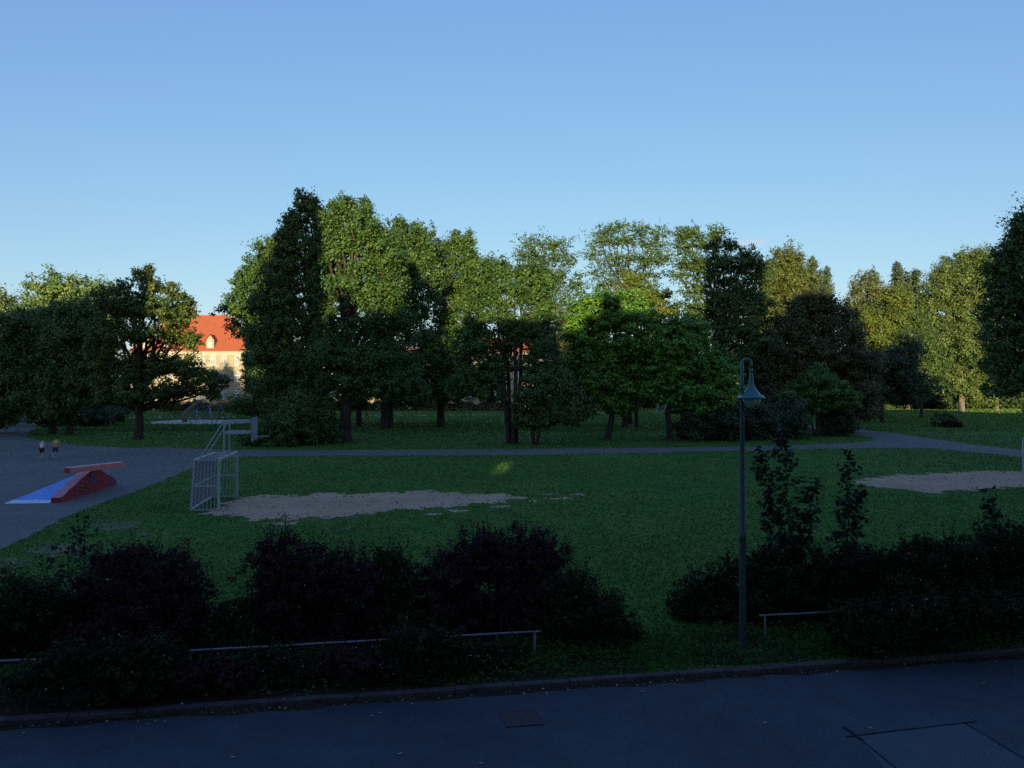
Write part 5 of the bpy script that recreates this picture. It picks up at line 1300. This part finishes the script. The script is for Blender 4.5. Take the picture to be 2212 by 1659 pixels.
# side wall profile (t along, height)
prof = [(0.0, 0.22), (0.30, 0.78), (0.49, 1.08), (0.57, 1.14), (0.64, 1.10), (0.78, 0.72), (0.93, 0.42), (1.0, 0.20)]
m = MB(); n_ = len(prof)
outer = [W1 + wd * t for t, h in prof]
vs_ = []
for (t, h), p in zip(prof, outer): vs_ += [p, p + Z * h, p + wn_ * th + Z * h, p + wn_ * th]
m.v = [tuple(v + Z * 0.008) for v in vs_]
topf = []
for i in range(n_ - 1):
    a, b = 4 * i, 4 * (i + 1)
    m.f.append((a, a + 1, b + 1, b)); m.f.append((a + 3, b + 3, b + 2, a + 2)); m.f.append((a, b, b + 3, a + 3))
m.f.append((0, 3, 2, 1)); e = 4 * (n_ - 1); m.f.append((e, e + 1, e + 2, e + 3))
m.build('side_wall', MT['ramp_red'], ramp)
m = MB()
for i in range(n_ - 1):
    a = outer[i] + Z * (prof[i][1] + .008); b = outer[i + 1] + Z * (prof[i + 1][1] + .008)
    m.hexa([a - wn_ * .01, a + wn_ * (th + .01), b + wn_ * (th + .01), b - wn_ * .01, a - wn_ * .01 + Z * .02, a + wn_ * (th + .01) + Z * .02, b + wn_ * (th + .01) + Z * .02, b - wn_ * .01 + Z * .02])
m.build('coping', MT['ramp_pink'], ramp)
# blue pyramid face
C = W1 + wd * 0.50 + wn_ * (th + .02) + Z * 1.02
Bq = W1 + wn_ * (th + .02)
Bq = Vector((Bq.x, min(Bq.y, B.y + .1), 0))
A2 = A + wd * 0.62; D2 = W1 + wd * 1.0 + wn_ * (th + .02)
pa = 0.035
m = MB()
m.add([A + Z * .008, Bq + Z * .008, C, A2 + Z * .008 + wn_ * -.4, D2 + Z * .008, Bq + Z * 0.12 * 0 + Z * .008], [(0, 1, 2), (0, 2, 3), (3, 2, 4), (1, 4, 2), (0, 3, 4, 1)])
m.build('ramp_face', MT['ramp_blue'], ramp)
d_in = (C - (A + Bq) / 2).normalized()
m = MB()
q0, q1 = A + Z * .012, Bq + Z * .012
nf = (Bq - A).cross(C - A).normalized()
if nf.z < 0: nf = -nf
m.hexa([q0 - d_in * .05, q1 - d_in * .05, q1 + d_in * .30, q0.lerp(C, 0.09), q0 - d_in * .05 + nf * .012, q1 - d_in * .05 + nf * .012, q1 + d_in * .30 + nf * .012, q0.lerp(C, .09) + nf * .012])
m.build('entry_plate', MT['ramp_pale'], ramp)
m = MB(); m.bar(q1 + d_in * .32 + nf * .01 + wn_ * .05, C + wn_ * .06 - d_in * .1 + nf * .01, 0.12, 0.02, up=nf); m.build('edge_strip', MT['ramp_pale'], ramp)
# slide beam
b0 = Vector(P(147, 1020.0, 37.7)); b1 = Vector(P(266, 1006.8, 40.9))
b0.z = b1.z = 1.30
m = MB(); m.bar(b0, b1, 0.34, 0.25)
beam = m.build('slide_beam', MT['ramp_orange'], ramp)
m = MB(); e_ = (b1 - b0).normalized(); s2 = Vector((-e_.y, e_.x, 0))
m.bar(b0 + s2 * .15 + Z * .135, b1 + s2 * .15 + Z * .135, 0.06, 0.025); m.build('steel_edge', MT['ramp_pale'], beam)
m = MB(); m.bar(b0 - e_ * .03, b0 + e_ * .002, 0.32, 0.23); m.build('end_cap', MT['ramp_red'], beam)
# sheet joints and fixings of the side wall
for t_ in (0.22, 0.46, 0.70, 0.88):
    hh_ = np.interp(t_, [p_[0] for p_ in prof], [p_[1] for p_ in prof])
    a_ = W1 + wd * t_ - wn_ * .004
    m = MB(); m.bar(a_ + Z * .03, a_ + Z * (hh_ - .02), 0.018, 0.006, up=wu); m.build('sheet_joint', MT['iron'], ramp)
    m = MB()
    for z_ in np.arange(.1, hh_ - .05, .22):
        for dx_ in (-.06, .06):
            c_ = a_ + wu * dx_ + Z * float(z_); m.tube([c_, c_ - wn_ * .012], 0.013, 6)
    m.build('bolt', MT['steel'], ramp)['kind'] = 'stuff'
# sprayed marks on the side wall
so_ = -wn_ * 0.006


def wall_pt(t, h): return W1 + wd * t + so_ + Z * h


m = MB()
for k in range(6):
    t0 = 0.30 + 0.022 * k; pts = [wall_pt(t0 + 0.012 * math.sin(3 * j + k), 0.18 + 0.085 * j) for j in range(5)]
    m.tube(pts, 0.022, 4)
m.build('spray_mark', MT['graf_green'], ramp)
m = MB(); a, b, c, d = wall_pt(.49, .50), wall_pt(.56, .50), wall_pt(.56, .86), wall_pt(.49, .86)
m.hexa([a, b, b - wn_ * .006, a - wn_ * .006, d, c, c - wn_ * .006, d - wn_ * .006]); m.build('sticker', MT['graf_blue'], ramp)
m = MB(); a, b, c, d = wall_pt(.86, .16), wall_pt(.93, .16), wall_pt(.93, .36), wall_pt(.86, .42)
m.hexa([a, b, b - wn_ * .006, a - wn_ * .006, d, c, c - wn_ * .006, d - wn_ * .006]); m.build('sticker', MT['graf_blue'], ramp)


# ------------------------------------------------------------------ people
def skin_mesh(name, joints, edges, mat, parent, sub=1):
    me = bpy.data.meshes.new('tmp')
    me.from_pydata([j[0] for j in joints], edges, [])
    o = bpy.data.objects.new('tmp', me); COL.objects.link(o)
    md = o.modifiers.new('s', 'SKIN'); md.use_smooth_shade = True
    for i, j in enumerate(joints):
        r = j[1]; me.skin_vertices[0].data[i].radius = (r, r) if not isinstance(r, tuple) else r
        me.skin_vertices[0].data[i].use_root = (i == 0)
    ms = o.modifiers.new('u', 'SUBSURF'); ms.levels = sub; ms.render_levels = sub
    dg = bpy.context.evaluated_depsgraph_get()
    nm = bpy.data.meshes.new_from_object(o.evaluated_get(dg)); nm.name = name
    bpy.data.objects.remove(o); bpy.data.meshes.remove(me)
    nm.materials.clear(); nm.materials.append(mat)
    ob = bpy.data.objects.new(name, nm); COL.objects.link(ob); ob.parent = parent
    return ob


def person(label, loc, rz, h, top_m, bot_m, pose='walk', sleeves=True, phase=1, long_hair=False, name='person', stoop=0.0, wide=1.0):
    """local frame: faces +Y, h = height"""
    root = empty(name, loc, label, 'person', rz=rz)
    s = h / 1.75
    if pose == 'walk':
        hip = Vector((0, 0, 0.93)); ch = Vector((0, 0.03 + stoop, 1.35)); nk = Vector((0, 0.05 + stoop * 1.4, 1.47)); hd = Vector((0, 0.09 + stoop * 1.9, 1.63 - stoop * .3))
        legs = [[Vector((sx * .09, 0, .90)), Vector((sx * .10, .10 * ph + .03, .50)), Vector((sx * .10, .20 * ph - (.08 if ph < 0 else 0), .09 + (.05 if ph < 0 else 0))), Vector((sx * .11, .20 * ph + .12, .035))] for sx, ph in ((-1, phase), (1, -phase))]
        arms = [[Vector((sx * .18, ch.y + .01, 1.40)), Vector((sx * .25, ch.y - .05 - .06 * ph * sx, 1.13)), Vector((sx * .26, ch.y + .05 - .10 * ph * sx, .88)), Vector((sx * .26, ch.y + .07 - .10 * ph * sx, .80))] for sx, ph in ((-1, phase), (1, phase))]
    else:   # cycling
        hip = Vector((0, -.18, .92)); ch = Vector((0, .12, 1.28)); nk = Vector((0, .20, 1.40)); hd = Vector((0, .28, 1.53))
        legs = [[Vector((sx * .09, -.15, .90)), Vector((sx * .12, .20, .62 + .16 * ph)), Vector((sx * .10, .02, .26 + .15 * ph)), Vector((sx * .10, .14, .22 + .15 * ph))] for sx, ph in ((-1, 1), (1, -1))]
        arms = [[Vector((sx * .17, .12, 1.30)), Vector((sx * .24, .28, 1.12)), Vector((sx * .24, .46, 1.02)), Vector((sx * .23, .52, 1.01))] for sx in (-1, 1)]
    J = [(hip, (.125, .10)), (hip.lerp(ch, .5), (.115, .09)), (ch, (.14, .10)), (nk, .052), (hd - Vector((0, .0, .07)), .062), (hd, (.075, .09)), (hd + Vector((0, 0, .085)), .055)]
    Ed = [(0, 1), (1, 2), (2, 3), (3, 4), (4, 5), (5, 6)]
    for L in legs:
        k = len(J); J += [(L[0], .085), (L[1], .058), (L[1].lerp(L[2], .35), .052), (L[2], .036), (L[3], .034)]
        Ed += [(0, k), (k, k + 1), (k + 1, k + 2), (k + 2, k + 3), (k + 3, k + 4)]
    for a in arms:
        k = len(J); J += [(a[0], .055), (a[1], .040), (a[2], .028), (a[3], (.018, .034))]
        Ed += [(2, k), (k, k + 1), (k + 1, k + 2), (k + 2, k + 3)]
    J = [(Vector(p) * s, (tuple(x * s for x in r) if isinstance(r, tuple) else r * s)) for p, r in J]
    body = skin_mesh('body', J, Ed, MT['skin'], root, 2)
    # fingers and face bits
    m = MB()
    for sx, a in zip((-1, 1), arms):
        w = a[3] * s; d = (a[3] - a[2]).normalized()
        for f in range(4):
            off = Vector((0, (f - 1.5) * .019, 0)) if pose == 'walk' else Vector(((f - 1.5) * .019, 0, 0))
            L = (.062, .07, .066, .052)[f] * s
            curl = Vector((-sx * .3, .15, -.2)) if pose == 'walk' else Vector((0, .1, -.8))
            p0 = w + off * s; p1 = p0 + d * L * .55; p2 = p1 + (d + curl).normalized() * L * .5
            m.tube([p0, p1, p2], [.0095 * s, .0085 * s, .006 * s], 5)
        p0 = w - d * .03 * s + Vector((0, .03, 0)) * s; m.tube([p0, p0 + (d * .5 + Vector((-sx * .2, .6, 0))).normalized() * .05 * s], [.011 * s, .007 * s], 5)
    H_ = hd * s
    m.tube([H_ + Vector((0, .085, .0)) * s, H_ + Vector((0, .112, -.025)) * s], [.008 * s, .014 * s], 5)
    for sx in (-1, 1): m.tube([H_ + Vector((sx * .076, -.0, .02)) * s, H_ + Vector((sx * .086, -.012, -.03)) * s], [.016 * s, .010 * s], 5)
    o = m.mesh('hand_detail', MT['skin'], True)
    ob = bpy.data.objects.new('fingers', o); COL.objects.link(ob); ob.parent = body
    m = MB()
    for sx in (-1, 1): m.tube([H_ + Vector((sx * .03, .084, .012)) * s, H_ + Vector((sx * .03, .094, .012)) * s], .009 * s, 6)
    m.tube([H_ + Vector((-.022, .088, -.052)) * s, H_ + Vector((.022, .088, -.052)) * s], .006 * s, 5)
    ob = bpy.data.objects.new('face', m.mesh('face', MT['hair'])); COL.objects.link(ob); ob.parent = body
    # hair
    hv = [(H_ + Vector((0, -.012, .095)) * s, .062 * s), (H_ + Vector((0, -.03, .045)) * s, (.084 * s, .082 * s)), (H_ + Vector((0, -.045, -.02)) * s, .062 * s)]
    if long_hair: hv.append((H_ + Vector((0, -.07, -.12)) * s, .045 * s))
    skin_mesh('hair', hv, [(i, i + 1) for i in range(len(hv) - 1)], MT['hair'], root, 2)
    # top
    tj = [((hip + Vector((0, 0, .02))) * s, (.165 * s, .125 * s)), (hip.lerp(ch, .45) * s, (.155 * s, .12 * s)), (ch * s, (.172 * s, .128 * s)), ((ch + (nk - ch) * .55) * s, (.10 * s, .075 * s))]
    te = [(0, 1), (1, 2), (2, 3)]
    if sleeves:
        for a in arms:
            k = len(tj); tj += [(a[0] * s, .085 * s), (a[0].lerp(a[1], .75) * s, .068 * s)]; te += [(2, k), (k, k + 1)]
    skin_mesh('shirt', tj, te, top_m, root, 2)
    # shorts
    sj = [((hip + Vector((0, 0, .03))) * s, (.148 * s, .118 * s))]; se = []
    for L in legs:
        k = len(sj); sj += [(L[0] * s, .108 * s), (L[0].lerp(L[1], .9) * s, .088 * s)]; se += [(0, k), (k, k + 1)]
    skin_mesh('shorts', sj, se, bot_m, root, 2)
    for L in legs:
        a = (L[2] + Vector((0, -.05, -.045))) * s; b = (L[3] + Vector((0, .04, .0))) * s
        ob = skin_mesh('shoe', [(a, (.042 * s, .036 * s)), ((a + b) / 2, (.044 * s, .034 * s)), (b, (.038 * s, .024 * s))], [(0, 1), (1, 2)], MT['shoe'], root, 1)
    return root


person('person in a white sleeveless top walking away on the plaza', G(91, 993), math.radians(5), 1.56, MT['cloth_white'], MT['cloth_dark'], sleeves=False, phase=1, stoop=0.03)
person('person in a loose mustard shirt walking away beside the other', G(120.5, 993), math.radians(8), 1.68, MT['cloth_mustard'], MT['cloth_navy'], sleeves=True, phase=-1, stoop=0.05)
person('person in a white top standing behind the low left shrubs', gD(172, 213.7), 0, 1.9, MT['cloth_white'], MT['cloth_dark'], sleeves=True)


def bicycle(label, loc, rz, s=1.0):
    root = empty('bicycle', loc, label, 'bicycle', rz=rz)
    def put(m, nm, mat, par=None):
        o = bpy.data.objects.new(nm, m.mesh(nm, mat, True)); COL.objects.link(o); o.parent = par or root; return o
    R = .33 * s
    hubs = [Vector((0, -.50 * s, R)), Vector((0, .52 * s, R))]
    for h_ in hubs:
        m = MB(); m.tube([h_ + Vector((0, math.cos(a) * R * .95, math.sin(a) * R * .95)) for a in [2 * math.pi * i / 24 for i in range(25)]], .02 * s, 6, cap=False)
        w = put(m, 'wheel', MT['rubber'])
        m = MB()
        for i in range(8):
            a = math.pi * 2 * i / 8; m.tube([h_, h_ + Vector((0, math.cos(a) * R * .93, math.sin(a) * R * .93))], .004 * s, 3)
        put(m, 'spokes', MT['steel'], w)
    bb = Vector((0, -.05, .29)) * s; st = Vector((0, -.20, .80)) * s; hd = Vector((0, .40, .84)) * s; hl = Vector((0, .43, .62)) * s
    m = MB()
    for a, b in ((bb, st), (st * .96, hd), (bb, hl), (hl, hd), (bb, hubs[0]), (st * .9, hubs[0]), (hl, hubs[1]), (hd, hd + Vector((0, .0, .12)) * s)): m.tube([a, b], .018 * s, 6)
    put(m, 'frame', MT['graf_blue'])
    m = MB(); t = hd + Vector((0, .02, .14)) * s; m.tube([t + Vector((-.26, .05, .02)) * s, t + Vector((-.1, .06, 0)) * s, t + Vector((.1, .06, 0)) * s, t + Vector((.26, .05, .02)) * s], .013 * s, 6); put(m, 'handlebar', MT['steel'])
    m = MB(); m.tube([st + Vector((0, -.10, .04)) * s, st + Vector((0, .0, .05)) * s, st + Vector((0, .14, .04)) * s], [.07 * s, .055 * s, .02 * s], 8); put(m, 'saddle', MT['rubber'])
    m = MB(); m.tube([bb + Vector((-.14, .13, -.02)) * s, bb + Vector((-.06, .13, -.02)) * s, bb + Vector((-.06, 0, 0)) * s, bb + Vector((.06, 0, 0)) * s, bb + Vector((.06, -.13, .0)) * s, bb + Vector((.14, -.13, 0)) * s], .012 * s, 5); put(m, 'crank', MT['steel'])
    return root


for (vx_, vy_, rz_, hh_, mt_, who) in ((56, 917, -0.25, 1.60, 'cloth_green', 'pale green'), (6, 926, -0.9, 1.65, 'cloth_blue', 'grey blue')):
    l_ = G(vx_, vy_)
    bicycle('bicycle ridden by the %s topped rider at far left' % who, (l_[0], l_[1], 0.006), rz_, .95)
    person('%s topped rider on a bicycle at far left' % who, (l_[0], l_[1], 0.006), rz_, hh_, MT[mt_], MT['cloth_dark'], pose='cycle')

# ------------------------------------------------------------------ playground
D = 133.0
lg = empty('log_sculpture', G(398, 911), 'thick bare leaning log standing in the play sand', 'log')
m = MB()
pts = [P(400, 912, D), P(398, 900, D), P(401, 892, D), P(410, 884, D), P(421, 875, D), P(431, 866, D)]
m.tube(pts, [.42, .38, .34, .36, .33, .22], 10); m.build('log', MT['log'], lg, True)
cf = empty('climbing_frame', G(440, 913), 'dark blue climbing frame with ropes in the play sand', 'climbing frame')
ap = [Vector(P(478, 873, D + 1)), Vector(P(426, 881, D - .5)), Vector(P(452, 878, D + 3))]
ft = [Vector(G(409, 912.5)), Vector(G(424, 914.5)), Vector(G(459, 914.8)), Vector(G(469, 910.5)), Vector(G(488, 911)), Vector(G(440, 909))]
for a, b in ((ap[1], ft[0]), (ap[1], ft[1]), (ap[0], ft[3]), (ap[0], ft[4]), (ap[2], ft[5]), (ap[2], ft[2]), (ap[1], ap[2]), (ap[2], ap[0])):
    m = MB(); mid = (a + b) / 2 + Vector((0, 0, .1)); m.tube([a, mid, b], .07, 6); m.build('tube', MT['climb'], cf, True)
m = MB()
nodes = ap + ft
for i in range(9):
    for j in range(i + 1, 9):
        a, b = nodes[i], nodes[j]
        if (a - b).length < 5.5 and not (i > 2 and j > 2):
            m.tube([a, (a + b) / 2 - Vector((0, 0, .15)), b], .022, 4)
for k in range(1, 5):
    t = k / 5; ring = [ap[1].lerp(ft[0], t), ap[1].lerp(ft[1], t), ap[2].lerp(ft[2], t), ap[0].lerp(ft[3], t), ap[0].lerp(ft[4], t), ap[2].lerp(ft[5], t)]
    m.tube(ring + [ring[0]], .022, 4)
m.build('ropes', MT['rope'], cf)
bn = empty('park_bench', gD(165, 382), 'small dark bench beyond the play sand', 'bench')
x, y, _ = bn.location
for i in range(3):
    m = MB(); m.box((x - .75, y - .22 + i * .15, .43), (x + .75, y - .10 + i * .15, .47)); m.build('seat_slat', MT['bark'], bn)
for i in range(2):
    m = MB(); m.box((x - .75, y + .26, .6 + i * .16), (x + .75, y + .30, .72 + i * .16)); m.build('back_slat', MT['bark'], bn)
for sx in (-.6, .6):
    m = MB(); m.box((x + sx - .04, y - .2, 0), (x + sx + .04, y - .12, .43)); m.box((x + sx - .04, y + .2, 0), (x + sx + .04, y + .26, .9)); m.build('leg', MT['iron'], bn)
fx = empty('fitness_frame', gD(206, 1428), 'pale exercise frame with hanging bars beyond the second catalpa', 'exercise frame')
D = 206.0
for xa in (1419.4, 1437):
    m = MB(); m.tube([P(xa, 888.3, D), P(xa, 869.5, D), P(xa + (3.5 if xa < 1430 else -4), 869.8, D), P(xa + (2.0 if xa < 1430 else -5), 881, D)], .09, 6); m.build('post', MT['white'] if xa > 1430 else MT['steel'], fx, True)
m = MB(); m.tube([P(1421, 881, D), P(1424, 885.5, D), P(1432, 885.5, D), P(1435, 881, D)], .09, 6); m.build('swing_bar', MT['iron'], fx, True)
m = MB(); m.tube([P(1276.5, 880, 190), P(1280, 861, 190)], .16, 6)
tag(m.build('leaning_pole', MT['white'], None, True), 'white leaning pole seen left of the first catalpa', 'pole')
